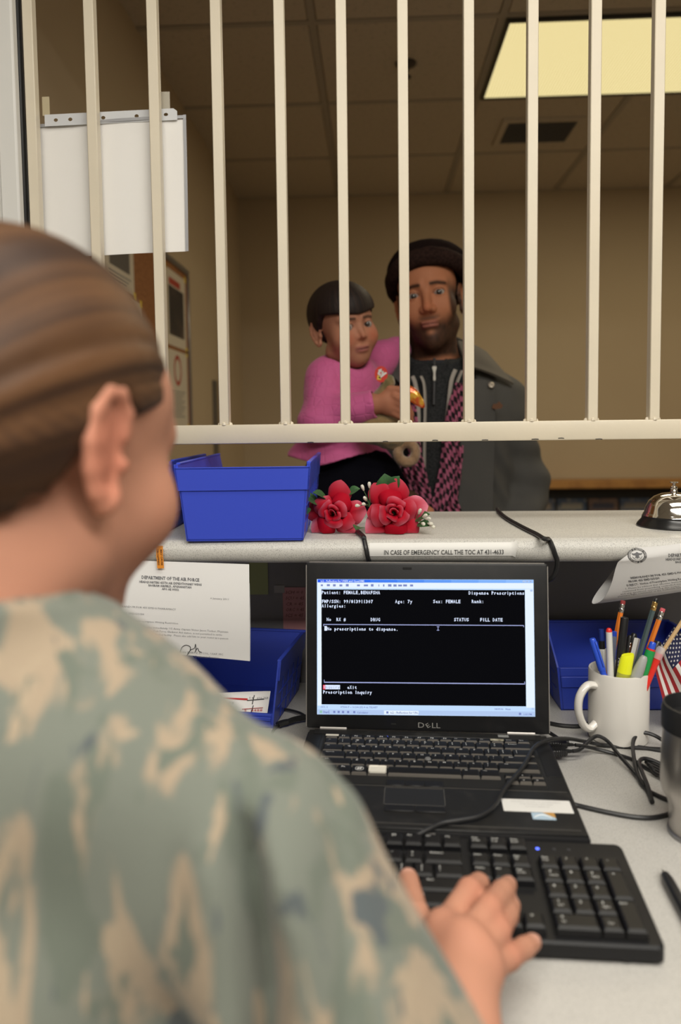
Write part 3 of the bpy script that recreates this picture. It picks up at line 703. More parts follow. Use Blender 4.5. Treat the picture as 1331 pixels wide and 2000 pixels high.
# memo hanging from the ledge edge at left
def m1(x, y, lift=.0): 
    d = (y-1095)/190
    return at(x, y, Y=1.0275-.010*math.sin(min(max(d, 0), 1)*PI*.9)*1.0+.003*math.sin((x-190)/95)-lift)
t = thing('memo', 'white air force memo hanging from the ledge edge, lower half folded under', 'memo', tuple(at(340, 1285, Y=1.03)))
def q2(c):
    def fn(u, v):
        a, b, c_, d = c
        return ((1-v)*((1-u)*a[0]+u*b[0])+v*((1-u)*d[0]+u*c_[0]), (1-v)*((1-u)*a[1]+u*b[1])+v*((1-u)*d[1]+u*c_[1]))
    return fn
qq = q2([(184, 1092), (487, 1102), (488.5, 1291), (192, 1263)])
part('paper_sheet', shell(lambda u, v: m1(*qq(u, v)), 20, 16, .0004), paper_grey, t, world=True)
def m1b(u, v):
    x, y = qq(u, 1-.8*v); p = m1(x, y); return p+np.array([0, .002+.004*math.sin(PI*v), .0])
part('folded_back', shell(m1b, 16, 10, .0003), paper_grey, t, world=True)
s1 = lambda x, y: m1(x, y, .0009)
g = G(); sl = .058
ptext(g, 'DEPARTMENT OF THE AIR FORCE', 333, 1133, 113, 6.2, s1, .05, 'CENTER', .03)
ptext(g, 'HEADQUARTERS 455TH AIR EXPEDITIONARY WING', 333, 1141, 122, 4.2, s1, .05, 'CENTER', .03)
ptext(g, 'BAGRAM AIRFIELD, AFGHANISTAN', 332, 1147, 84, 4.0, s1, .05, 'CENTER', .03)
ptext(g, 'APO AE 09352', 333, 1153, 33, 4.0, s1, .05, 'CENTER', .03)
part('printed_heading', g, ink_grey, t, False, world=True, kind='stuff')
g = G()
for s, x, y, w_ in (('6 January 2011', 411, 1170, 36), ('MEMORANDUM FOR 455 EMDG PHARAMACY', 221, 1185, 123), ('FROM: 455 EMDG/SGH', 221, 1198, 60), ('SUBJECT:  Notice of Prescription Writing Restriction', 222, 1212, 126),
                    ('Please be advised that effective immediately, US Army Captain Victor Jason Tucker, Physician', 223, 1223, 223), ('Assistant, soon to be assigned to Task Force Gladiator Aid station, is not permitted to write', 223, 1229.5, 211),
                    ('prescriptions for narcotics at this medical facility.  Please also add him to your roster as a person', 224, 1236, 222), ('of interest regarding controlled substances.', 225, 1242.5, 97),
                    ('JOHN STARTZ, LTCOL, USAF, MC', 348, 1275, 88), ('Chairperson, Credentials Function', 348, 1282, 80)):
    ptext(g, s, x, y, w_, 3.6, s1, sl)
part('printed_text', g, M_('faded_ink', (.22, .22, .23, 1), .6), t, False, world=True, kind='stuff')
sg = [(352, 1274), (356, 1264), (364, 1260), (372, 1264), (370, 1274), (364, 1282), (372, 1270), (380, 1266), (382, 1258), (383, 1268), (381, 1274), (386, 1266), (389, 1272), (394, 1274)]
part('signature', tube([s1(x, y) for x, y in cat([(x, y, 0) for x, y in sg], 5) for x, y in [(x, y)]] if False else [s1(p[0], p[1]) for p in cat([(x, y, 0) for x, y in sg], 5)], .00045, 5), ink, t, world=True)
# binder clip under the memo
t = thing('binder_clip', 'silver wire binder clip gripping the bottom of the hanging memo', 'clip', tuple(at(331, 1310, Y=1.02)))
def cw(px): return [at(x, y, Y=1.017+d) for x, y, d in px]
part('handle', tube(cat(cw([(327, 1322, 0), (327, 1300, -.001), (326, 1283, -.002), (330, 1273, -.002), (335, 1274, -.002), (336, 1284, -.002), (332, 1300, -.001), (330, 1322, 0)]), 5), .0009, 6), silver, t, world=True)
part('handle', tube(cat(cw([(329, 1322, .012), (330, 1300, .012), (333, 1284, .012), (336, 1278, .012), (338, 1284, .012), (334, 1322, .012)]), 5), .0009, 6), silver, t, world=True)
cl = prism([(0, -.006), (.010, 0), (0, .006), (.0012, 0)], .022); a = at(328, 1322, Y=1.022)
part('jaw', cl.rot('Y', 90).rot('X', 0).mv(a[0]-.011, a[1]+.002, a[2]+.004), black_rub, t, world=True)
# orange caution sticker on the ledge edge
t = thing('caution_sticker', 'small orange medicine caution sticker on the ledge edge above the hanging memo', 'sticker', tuple(at(312, 1088, Y=1.028)))
om = M_('orange_sticker', (.80, .29, .03, 1), .5)
def stk(u, v):
    y = 1066+44*v; x = 305.5+13*u+(2 if v > .5 else 0)*v; return at(x, y, Y=1.0265-.0035*(1 if v < .8 else 1))
part('label_sheet', shell(stk, 4, 10, .0004), om, t, world=True)
g = G()
for k, (s, u0) in enumerate((('MAY CAUSE', .62), ('DROWSINESS', .12))):
    tt = text(s, 1, 'LEFT', .03, 1); w_ = max(p[0] for p in tt.v)
    g.g(tt.warp(lambda a, b, c: stk(u0+b*.36, .16+.70*a/w_)+np.array([0, -.0006, 0])))
part('printed_text', g, M_('brown_ink', (.10, .03, .01, 1), .6), t, False, world=True, kind='stuff')
# memo curling off the ledge at right
t = thing('memo', 'white memo with a round black seal, curling off the right end of the ledge', 'memo', tuple(at(1300, 1120, Y=1.06)))
LE = cat([(1247, 1069, 1.0285), (1214, 1093, 1.0275), (1205, 1104, 1.032), (1194, 1142, 1.048), (1180, 1168, 1.062), (1166, 1178, 1.078), (1157, 1177, 1.088), (1163, 1162, 1.094), (1182, 1136, 1.097), (1206, 1104, 1.099)], 5)
RE = cat([(1420, 1050, 1.0285), (1420, 1062, 1.0275), (1420, 1078, 1.030), (1420, 1112, 1.042), (1420, 1136, 1.056), (1420, 1143, 1.072), (1420, 1140, 1.084), (1420, 1130, 1.092), (1420, 1116, 1.097), (1420, 1096, 1.099)], 5)
NL = len(LE)-1
def m2(u, v):
    i = min(int(v*NL), NL-1); q = v*NL-i; a = LE[i]*(1-q)+LE[i+1]*q; b = RE[i]*(1-q)+RE[i+1]*q
    p = a*(1-u)+b*u; return at(p[0], p[1]+2.0*math.sin(u*5)*(1-v), Y=p[2])
part('paper_sheet', shell(m2, 26, NL, .0004), paper_grey, t, world=True)
LEn = np.array(LE); 
def s2(x, y):
    best = None
    for k in range(0, 26):
        v = k/NL*1.0
        a, b = LE[k], RE[k]; u = (x-a[0])/(b[0]-a[0]); yy = a[1]+(b[1]-a[1])*u+2.0*math.sin(u*5)*(1-v)
        if best is not None and best[0] <= y <= yy:
            q = (y-best[0])/(yy-best[0]+1e-9); Y = best[1]*(1-q)+a_Y(k, u)*q; return at(x, y, Y=Y-.0009)
        best = (yy, a_Y(k, u))
    return at(x, y, Y=best[1]-.0009)
def a_Y(k, u): return LE[k][2]*(1-u)+RE[k][2]*u
g = G()
ptext(g, 'DEPARTMENT OF THE AIR FORCE', 1306, 1088, 110, 6.4, s2, -.03, 'LEFT', .03)
ptext(g, 'HEADQUARTERS 455TH AIR EXPEDITIONARY WING', 1301, 1095, 122, 4.6, s2, -.04, 'LEFT', .03)
ptext(g, 'BAGRAM AIRFIELD, AFGHANISTAN', 1320, 1100, 84, 4.0, s2, -.05, 'LEFT', .03)
for s, x, y, w_, b in (('MEMORANDUM FOR 455 EMDG PHARMACY', 1233, 1131, 125, .03), ('FROM: 455 EMDG/SGH', 1229, 1138, 60, .03), ('SUBJECT:  Notice of Prescription Writing Restriction', 1225, 1145.5, 126, .02),
                       ('1. Please be advised that effective immediately, the following provider is', 1222, 1151.5, 190, 0), ('restricted from prescribing controlled medication at this medical facility', 1217, 1157, 195, 0), ('and any questions concerning this notice should be directed to the', 1213, 1162, 190, 0), ('pharmacy flight commander or the credentials function office.', 1208, 1166.5, 150, 0)):
    ptext(g, s, x, y, w_, 3.8 if y < 1150 else 2.8, s2, -.11-.03*(y-1130)/30, 'LEFT', b, -.4)
part('printed_text', g, ink_grey, t, False, world=True, kind='stuff')
# round seal: ring with lettering gap, eagle with spread wings over a shield
cx, cy = 1245.5, 1085
def el(r, n=26, kx=1.0, ky=.80): return [(r*math.cos(2*PI*i/n)*kx, r*math.sin(2*PI*i/n)*ky) for i in range(n)]
sh = -.12
fx = lambda a, b, c: s2(cx+a-b*.12, cy-b+a*sh*.3)
part('seal_ring', flat2d([el(18.6), el(13.6)[::-1]]).warp(fx), ink, t, False, world=True)
lt = G(); W_ = 'DEPARTMENT OF DEFENSE UNITED STATES OF AMERICA '
for k, ch in enumerate(W_):
    if ch != ' ':
        a = R_(200-360*k/len(W_)); c_ = text(ch, 4.4, 'CENTER', .0, 1).rot('Z', math.degrees(a)-90)
        lt.g(c_.mv(14.4*math.cos(a), 14.4*math.sin(a)*.80))
lt.warp(lambda a, b, c: s2(cx+a-b*.12, cy-b+a*sh*.3)+np.array([0, -.0006, 0]))
part('seal_letters', lt, paper_grey, t, False, world=True, kind='stuff')
eg = flat2d([[(-11, 5.0), (-7, 4.2), (-3, 5), (-1.2, 6.8), (1.2, 6.8), (3, 5), (7, 4.2), (11, 5.0), (9.5, 2.2), (6.8, .8), (3.8, .6), (3, -2), (5.5, -4), (2.4, -4.2), (0, -6), (-2.4, -4.2), (-5.5, -4), (-3, -2), (-3.8, .6), (-6.8, .8), (-9.5, 2.2)]])
eg.g(flat2d([[(-10, -2), (-7, -6), (-3, -8), (-3.5, -7), (-6.5, -5), (-9, -1.5)]])).g(flat2d([[(10, -2), (9, -1.5), (6.5, -5), (3.5, -7), (3, -8), (7, -6)]]))
part('seal_eagle', eg.warp(fx), ink_grey, t, False, world=True)

# notes on the panel under the ledge
YW = YP-.001
def wq(x0, y0, x1, y1, d=.0006): 
    a, b = at(x0, y1, Y=YW), at(x1, y0, Y=YW); return box(min(a[0], b[0]), max(a[0], b[0]), YW-d, YW+.0005, min(a[2], b[2]), max(a[2], b[2]))
t = thing('sticky_note', 'pink handwritten note stuck on the dark panel left of the laptop', 'note', tuple(at(576, 1230, Y=YW)))
part('paper_sheet', wq(554, 1147, 602, 1231), M_('pink_note', (.52, .25, .26, 1), .8), t, world=True)
g = G(); sw = lambda x, y: at(x, y, Y=YW-.0012)
for s, y, w_ in (('ICH = 0', 1160, 34), ('ICU = 45', 1171.5, 36), ('CR = 45', 1183, 34), ('ORC = 45', 1194, 36), ('ICS = 45', 1205, 34)): ptext(g, s, 558, y, w_, 6.5, sw, -.01, ital=.2)
part('handwriting', g, M_('dark_red_ink', (.16, .05, .06, 1), .7), t, False, world=True, kind='stuff')
tag(part('sticky_note', wq(488, 1090, 523, 1161), M_('olive_note', (.30, .32, .15, 1), .8)), 'plain olive note stuck on the dark panel beside the hanging memo', 'note')
tag(part('clear_label', wq(536, 1143, 556, 1158, .0008), M_('clear_label', (.3, .28, .27, 1), .4)), 'small clear tape patch stuck at the corner of the pink note', 'tape')
# sheet of paper in the left desk bin
t = thing('paper_stack', 'white form with a red stripe lying in the left desk bin', 'paper', tuple(at(455, 1400, Y=1.07)))
ca, cb, cc, cd = at(380, 1357, Y=1.12), at(529, 1350, Y=1.12), at(518, 1424, Y=1.066), at(378, 1424, Y=1.066)
qp = quad_map([ca, cb, cc, cd])
for k in range(3):
    part('sheet', shell(lambda u, v: qp(u, v)+np.array([-.002*k, .0011*k, -.0003*k-.0014*k])+np.array([0, 0, .001*math.sin(3*u+k)]), 6, 6, .0003), paper, t, world=True)
def sf(x, y):
    n = np.cross(cb-ca, cd-ca); d = (x-PPX)*cR-(y-PPY)*cU+FPX*cF; tt = np.dot(ca-CAM, n)/np.dot(d, n); return CAM+d*tt*.9985
def pq(pts): return G().add([sf(*p) for p in pts], [tuple(range(len(pts)))])
part('red_stripe', pq([(406, 1361), (484, 1364), (484, 1367.5), (406, 1363)]), M_('red_print', (.55, .03, .03, 1), .6), t, False, world=True)
g = G()
for a, b in (((497, 1358), (493, 1375)), ((483, 1368), (516, 1365)), ((495, 1378), (491, 1391))): g.g(tube([sf(*a), sf(*b)], .0007, 5))
for k in range(5): g.g(tube([sf(405, 1372+7*k), sf(455, 1374+7*k)], .00015, 4)).g(tube([sf(484, 1396+5*k), sf(512, 1397+5*k)], .00015, 4))
part('form_lines', g, ink, t, world=True, kind='stuff')
g = G(); 
ptext(g, 'A210  2414', 502, 1366, 22, 4.5, sf, -.05); ptext(g, '5 4', 487, 1365, 8, 4, sf); 
ptext(g, '2 x', 448, 1374, 9, 4, sf)
part('handwriting', g, ink_grey, t, False, world=True, kind='stuff')
g = G().g(tube([sf(473, 1385), sf(514, 1382)], .0005, 5)); ptext(g, '5  4488', 477, 1390, 36, 4.5, sf, -.03)
part('red_handwriting', g, M_('red_pen', (.5, .06, .05, 1), .6), t, False, world=True, kind='stuff')

# ------------------------------------------------------------------ cords and cables
cable_m = M_('cable_black', (.014, .014, .015, 1), .42)
def cord(label, pts, r, name='cord', cat_='cord', sub=8, group=None):
    o = part(name, tube(cat(pts, sub), r, 8), cable_m); tag(o, label, cat_, group); return o
def onz(x, y, z): return tuple(at(x, y, Z=z))
cp = lambda px: [tuple(at(x, y, Y=Y)) if z is None else onz(x, y, z) for x, y, Y, z in px]
zc = LZ+.0036
ed = lambda xpx, s: tuple(on_edge(at(xpx, 1075, Y=LF)[0], s, .0036))
cord('black cord running from the red roses down over the ledge edge', [onz(690, 1030, zc), onz(704, 1042, zc), onz(711, 1049, zc)]+[ed(712+3.5*k, .18+.22*k) for k in range(4)]+[tuple(at(724, 1118, Y=1.045)), tuple(at(728, 1140, Y=1.07))], .0034, group=None)
cord('black cord crossing the ledge top and looping down beside the laptop', [onz(972, 994, LZ+.002), onz(976, 1000, zc), onz(990, 1012, zc), onz(1020, 1029, zc), onz(1048, 1043, zc), onz(1063, 1052, zc)]+[ed(1074+5*k, .22+.17*k) for k in range(3)]+[tuple(at(1089, 1095, Y=1.03)), tuple(at(1087, 1112, Y=1.035)), tuple(at(1079, 1129, Y=1.04)), tuple(at(1064, 1136, Y=1.05)), tuple(at(1040, 1139, Y=1.06))], .0034)
zd = DZ+.0025
def dc(lst): return [onz(x, y, DZ+z) for x, y, z in lst]
cord('thin black cable lying across the laptop keys and palm rest', dc([(1331, 1472, .003), (1296, 1466, .003), (1240, 1458, .003), (1180, 1455, .004), (1147, 1449, .010), (1113, 1443, .026), (1082, 1443, .0405), (1066, 1447, .0415), (1050, 1455, .0415), (1038, 1468, .0415), (1022, 1498, .0415), (987, 1540, .0415), (965, 1575, .0370), (939, 1594, .0365), (903, 1602, .0365), (866, 1608, .036), (838, 1620, .035), (815, 1632, .033)]), .0026, 'usb_cable', 'cable')
def plug(label, x0, y0, x1, y1, z, w_, h_):
    a, b = np.array(onz(x0, y0, DZ+z)), np.array(onz(x1, y1, DZ+z)); d = b-a; L = np.linalg.norm(d); ang = math.atan2(d[1], d[0])
    t = thing('usb_plug', label, 'plug', tuple(a), ang, 'usb plugs in the laptop side')
    part('shell', box(-.004, L*.66, -w_/2, w_/2, -h_/2, h_/2, .0012), cable_m, t)
    rg = G()
    for k in range(5): rg.g(box(L*.1+k*.003, L*.1+k*.003+.0012, -w_/2-.0004, w_/2+.0004, -h_/2-.0003, h_/2+.0003))
    part('grip', rg, black_rub, t, kind='stuff')
    sr = lathe([(0, 0)]+[((.0032 if k % 2 else .0024)-.00012*k, k*.0011) for k in range(9)]+[(0, .0095)], 10).rot('Y', 90).mv(L*.66)
    part('strain_relief', sr, cable_m, t)
plug('upper black usb plug in the right side of the laptop', 1072, 1452, 1127, 1455, .019, .0125, .0075)
plug('lower black usb plug in the right side of the laptop', 1079, 1468, 1122, 1467, .014, .0125, .0075)
cord('black cable trailing from the upper usb plug past the white mug', dc([(1124, 1455, .019), (1140, 1457, .016), (1165, 1463, .007), (1200, 1472, .003), (1235, 1483, .003), (1262, 1499, .003), (1300, 1519, .003), (1320, 1528, .003)]), .0024, 'usb_cable', 'cable')
cord('black cable looping up and over beside the mug base from the lower usb plug', dc([(1119, 1467, .014), (1133, 1464, .014), (1148, 1450, .016), (1162, 1439, .018), (1174, 1439, .018), (1190, 1450, .014), (1210, 1475, .010), (1232, 1500, .006), (1252, 1524, .004), (1266, 1546, .003), (1275, 1566, .003)]), .0026, 'usb_cable', 'cable')
cord('black cable coiled in a loop between the mug and the steel tumbler', dc([(1275, 1566, .0045), (1266, 1535, .008), (1254, 1505, .010), (1249, 1490, .011), (1256, 1482, .011), (1272, 1484, .009), (1300, 1496, .004), (1330, 1510, .003)]), .0026, 'usb_cable', 'cable')
cord('black cable standing in a tall arch left of the steel tumbler', dc([(1320, 1460, .003), (1300, 1449, .010), (1280, 1437, .018), (1260, 1431, .020), (1245, 1435, .018), (1237, 1452, .014), (1239, 1480, .010), (1247, 1515, .006), (1262, 1540, .003), (1290, 1556, .003), (1318, 1566, .003)]), .0026, 'usb_cable', 'cable')
cord('black cable curving from the laptop front corner across the open desk', dc([(1108, 1564, .008), (1122, 1571, .003), (1150, 1578, .003), (1190, 1587, .003), (1235, 1595, .003), (1270, 1597, .003), (1296, 1593, .003), (1318, 1585, .003), (1345, 1570, .003)]), .0026, 'usb_cable', 'cable')
cord('black cable on the desk between the right bin and the mug handle', dc([(1040, 1405, .003), (1073, 1412, .003), (1100, 1417, .003), (1132, 1418, .003), (1156, 1411, .003), (1200, 1398, .003), (1260, 1396, .003)]), .003, 'power_cable', 'cable')
cord('short black cable slanting out from behind the laptop hinge', dc([(1050, 1418, .010), (1072, 1430, .010), (1098, 1446, .010), (1112, 1449, .010)]), .0026, 'usb_cable', 'cable')
cord('black cable lying parallel behind the mug towards the tumbler', dc([(1166, 1454, .003), (1200, 1457, .003), (1260, 1461, .003), (1300, 1463, .003), (1340, 1464, .003)]), .0024, 'usb_cable', 'cable')
t = thing('cable_bundle', 'black bundled cable tie and coil beside the steel tumbler', 'cable', onz(1285, 1500, DZ))
for k in range(4):
    part('cable_loop', tube(cat(dc([(1262+4*k, 1488+4*k, .004+.002*k), (1280, 1494+5*k, .006), (1300, 1504+5*k, .006), (1325, 1516+5*k, .004)]), 5), .0026, 7), cable_m, t, world=True)
# cable and plug left of the laptop
cord('thin black cable behind the laptop, left of its screen', dc([(545, 1385, .003), (562, 1386, .004), (585, 1392, .005), (604, 1402, .006), (625, 1406, .006)]), .0020, 'power_cable', 'cable')
t = thing('power_plug', 'black power plug lying between the left bin and the laptop', 'plug', onz(553, 1411, DZ))
part('housing', tube(cat(dc([(543, 1416, .006), (552, 1412, .007), (562, 1410, .007)]), 4), .0055, 8, flat=.8), cable_m, t, world=True)
part('lead', tube(cat(dc([(562, 1410, .007), (575, 1405, .008), (590, 1402, .008), (606, 1400, .008), (625, 1400, .008)]), 5), .0042, 8), cable_m, t, world=True)
part('lead', tube(cat(dc([(543, 1416, .006), (536, 1424, .004), (528, 1440, .003), (520, 1460, .003)]), 5), .0022, 8), cable_m, t, world=True)

# ------------------------------------------------------------------ mug with pens
mug_m = M_('white_ceramic', (.74, .71, .66, 1), .22, coat=.3)
MX, MY, MR, MH = .3415, 1.030, .0408, .0985
t = thing('mug', 'white ceramic mug full of pens and pencils beside the laptop', 'mug', (MX, MY, DZ))
part('body', lathe([(0, 0), (MR-.004, 0), (MR-.0008, .002), (MR, .005), (MR, MH-.002), (MR-.0008, MH), (MR-.003, MH), (MR-.0038, MH-.002), (MR-.0038, .006), (0, .005)], 48), mug_m, t)
hp = cat([(-MR+.003, 0, .079), (-MR-.012, 0, .0815), (-MR-.0245, 0, .068), (-MR-.0265, 0, .048), (-MR-.019, 0, .028), (-MR-.008, 0, .020), (-MR+.003, 0, .026)], 6)
part('handle', tube(hp, .0062, 10, flat=.85).rot('Z', 22), mug_m, t)
inside_r = MR-.005
def pen_axis(tx, ty, cx_, cy_, yt, yc):
    T = np.array(at(tx, ty, Y=yt)); Q = np.array(at(cx_, cy_, Y=yc)); d = (Q-T)/np.linalg.norm(Q-T)
    L = (DZ+.009-T[2])/d[2]; B = T+d*L
    r = math.hypot(B[0]-MX, B[1]-MY)
    if r > inside_r-.006:                   # pull the foot inside the mug
        k = (inside_r-.006)/r; B = np.array([MX+(B[0]-MX)*k, MY+(B[1]-MY)*k, DZ+.009])
    return T, B
def axis_obj(t, T, B):
    d = Vector(T-B).normalized(); q = Vector((0, 0, 1)).rotation_difference(d)
    t.rotation_mode = 'QUATERNION'; t.location = tuple(B); t.rotation_quaternion = q; return float(np.linalg.norm(T-B))
def rod(parts, L, t, seg=12):
    """parts: (name, material, [(r, z from the top, negative is down)])"""
    for n_, m, pr in parts:
        part(n_, lathe([(r, max(z+L, 0)) for r, z in pr], seg), m, t)
pm = lambda n, c, r=.35, tr=0: M_(n, c, r, trans=tr)
blue_ink = pm('pen_blue', (.03, .09, .62, 1), .25); dblue = pm('pen_dark_blue', (.015, .035, .22, 1), .3); wht = pm('pen_white', (.70, .69, .66, 1)); blk = pm('pen_black', (.014, .014, .015, 1), .3)
redp = pm('pen_red', (.75, .03, .02, 1)); org = pm('pencil_orange', (.72, .19, .02, 1), .4); ferr = M_('ferrule_silver', (.72, .71, .68, 1), .22, 1); gold = M_('ferrule_gold', (.80, .52, .18, 1), .25, 1)
eras = pm('eraser_pink', (.55, .10, .12, 1), .8); erasr = pm('eraser_dark_red', (.25, .03, .03, 1), .8); teal = pm('pencil_slate', (.06, .09, .095, 1), .4); yel = pm('marker_yellow', (.88, .92, .02, 1), .3); yel2 = pm('marker_olive', (.46, .47, .06, 1), .3)
grn = pm('pen_green', (.015, .30, .07, 1)); sil = pm('marker_grey', (.38, .39, .38, 1), .35); clear = M_('clear_plastic', (.75, .75, .78, 1), .1, alpha=.35)
def pencil(label, a, body, er, fe):
    t = thing('pencil', label, 'pencil', group='pens and pencils in the mug'); L = axis_obj(t, *pen_axis(*a))
    rod([('eraser', er, [(0, 0), (.0030, 0), (.0034, -.0008), (.0034, -.006), (0, -.006)]),
         ('ferrule', fe, [(0, -.005), (.0034, -.005), (.0037, -.006), (.0034, -.0075), (.0037, -.009), (.0034, -.0105), (.0040, -.012), (.0034, -.0135), (.0036, -.017), (0, -.017)])], L, t, 14)
    rod([('shaft', body, [(0, -.0165), (.0037, -.0165), (.0037, -9), (0, -9)])], L, t, 6)
def pen(label, a, segs, cat_='pen', extra=None, seg=12, nm='pen'):
    t = thing(nm, label, cat_, group='pens and pencils in the mug'); L = axis_obj(t, *pen_axis(*a)); rod(segs, L, t, seg)
    if extra: extra(t, L)
    return t
def clip(m, z0, z1, r, ang):
    def fn(t, L):
        g = box(r, r+.0016, -.0016, .0016, L-z1, L-z0, .0005).g(box(r-.003, r+.0012, -.0014, .0014, L-z0-.003, L-z0)); part('clip', g.rot('Z', ang), m, t)
    return fn
pen('translucent blue capped ballpoint leaning left in the mug', (1157, 1247, 1181, 1321, 1.012, 1.006), [('cap', blue_ink, [(0, 0), (.0036, 0), (.0047, -.002), (.0052, -.045), (0, -.045)]), ('barrel', blue_ink, [(0, -.044), (.0044, -.044), (.0044, -9), (0, -9)])], extra=clip(blue_ink, .004, .04, .0048, -60))
pen('white retractable pen with a dark blue top behind the left pens', (1175, 1229, 1179, 1318, 1.048, 1.042), [('button', dblue, [(0, 0), (.0036, 0), (.0038, -.017), (0, -.017)]), ('collar', blk, [(0, -.016), (.0042, -.016), (.0046, -.028), (0, -.028)]), ('barrel', wht, [(0, -.0275), (.0056, -.0275), (.0056, -9), (0, -9)])], extra=clip(wht, .028, .06, .0054, -90))
pen('slim white pen with a round red top, upright in the mug', (1190, 1226, 1190, 1328, 1.010, 1.000), [('cap_end', redp, [(0, 0), (.0025, -.0008), (.0041, -.0035), (.0042, -.006), (0, -.006)]), ('barrel', wht, [(0, -.0055), (.0043, -.0055), (.0046, -.05), (.0047, -9), (0, -9)])])
pen('clear pen with a blue end plug behind the black uniball', (1201, 1232, 1196, 1300, 1.035, 1.03), [('end_plug', blue_ink, [(0, 0), (.0034, -.001), (.0036, -.008), (0, -.008)]), ('barrel', M_('frosted_plastic', (.25, .30, .42, 1), .3, alpha=.8), [(0, -.0075), (.004, -.0075), (.004, -9), (0, -9)])])
pencil('orange pencil with a dark red eraser behind the black pen', (1218, 1173, 1202, 1240, 1.045, 1.04), org, erasr, ferr)
t = pen('long black pen with white lettering on its barrel', (1221, 1206, 1203, 1331, 1.012, 1.000), [('cap', blk, [(0, 0), (.0050, 0), (.0054, -.001), (.0056, -.055), (0, -.055)]), ('barrel', blk, [(0, -.054), (.0054, -.054), (.0054, -9), (0, -9)])])
Lb = float(np.linalg.norm(np.subtract(*pen_axis(1221, 1206, 1203, 1331, 1.012, 1.0))))
tt = text('uni-ball.ONYX', .0072, 'LEFT', .01, 1); w_ = max(p[0] for p in tt.v); tt.rot('Z', 90).mv(.0026, 0, .0)
# letters wrap on the camera side of the barrel
M3 = t.rotation_quaternion.to_matrix().to_4x4(); vd = M3.inverted() @ Vector((-.3, -1, 0)); pa = math.atan2(vd[1], vd[0])
tt.warp(lambda x, y, z: (.0057*math.cos(pa+x/.0057), .0057*math.sin(pa+x/.0057), Lb-.101+y*.046/w_))
part('lettering', tt, wht, t, False, kind='stuff')
pen('black ballpoint with clear sleeve behind the highlighter', (1232, 1240, 1222, 1300, 1.05, 1.045), [('barrel', blk, [(0, 0), (.003, -.001), (.0042, -.004), (.0045, -9), (0, -9)])], extra=clip(silver, .01, .035, .0042, -80))
pen('black gel pen behind the white strip', (1240, 1236, 1226, 1300, 1.055, 1.05), [('cap', blk, [(0, 0), (.0032, -.001), (.005, -.006), (.0052, -9), (0, -9)])])
t = thing('highlighter', 'bright yellow highlighter with a slanted cap in the mug', 'highlighter', group='pens and pencils in the mug'); L = axis_obj(t, *pen_axis(1228, 1273, 1211, 1338, 1.000, .994))
c_ = lathe([(0, -.004), (.0076, -.004), (.0088, -.0075), (.0094, -.03), (0, -.03)], 20).mv(0, 0, L); c_.warp(lambda x, y, z: (x*1.0, y*.75, z+(x*.35 if z > L-.01 else 0)))
part('cap', c_, yel, t); b_ = lathe([(0, -.0295), (.0092, -.0295), (.0092, -L), (0, -L)], 20).mv(0, 0, L); b_.warp(lambda x, y, z: (x, y*.75, z)); part('barrel', b_, yel2, t)
pen('white flat strip standing among the pens', (1246, 1246, 1226, 1330, 1.03, 1.02), [('strip', wht, [(0, 0), (.0042, -.0005), (.0042, -9), (0, -9)])], 'ruler', nm='plastic_strip', seg=4)
pencil('dark slate pencil with a gold ferrule and black eraser', (1283, 1169, 1240, 1312, 1.018, 1.010), teal, blk, gold)
pencil('orange pencil with a pink eraser on the right side of the mug', (1296, 1188, 1266, 1272, 1.030, 1.025), org, eras, ferr)
pen('green marker pen with a red and blue end', (1277, 1254, 1254, 1330, 1.012, 1.004), [('end_cap', blue_ink, [(0, 0), (.0035, 0), (.0044, -.002), (.0046, -.010), (0, -.010)]), ('band', redp, [(0, -.0095), (.0056, -.0095), (.0056, -.0125), (0, -.0125)]), ('barrel', grn, [(0, -.012), (.0066, -.012), (.0068, -.03), (.0066, -9), (0, -9)])])
pen('grey marker with a rounded end leaning at the front of the mug', (1260, 1281, 1233, 1336, .998, .992), [('barrel', sil, [(0, 0), (.0035, -.0006), (.0052, -.004), (.0072, -.018), (.0078, -.035), (.0078, -9), (0, -9)])], 'marker', nm='marker')
pen('black pen with a silver clip at the right edge of the mug', (1287, 1252, 1262, 1330, 1.02, 1.01), [('barrel', blk, [(0, 0), (.004, -.0005), (.0048, -.003), (.0052, -9), (0, -9)])], extra=clip(silver, .022, .07, .005, -110))
pen('red pen with a clear cap at the right edge of the mug', (1294, 1263, 1270, 1328, 1.008, 1.002), [('cap', clear, [(0, 0), (.0045, -.0005), (.0062, -.004), (.0058, -.018), (0, -.018)]), ('barrel', redp, [(0, -.010), (.0055, -.010), (.0042, -.03), (.0035, -9), (0, -9)])])
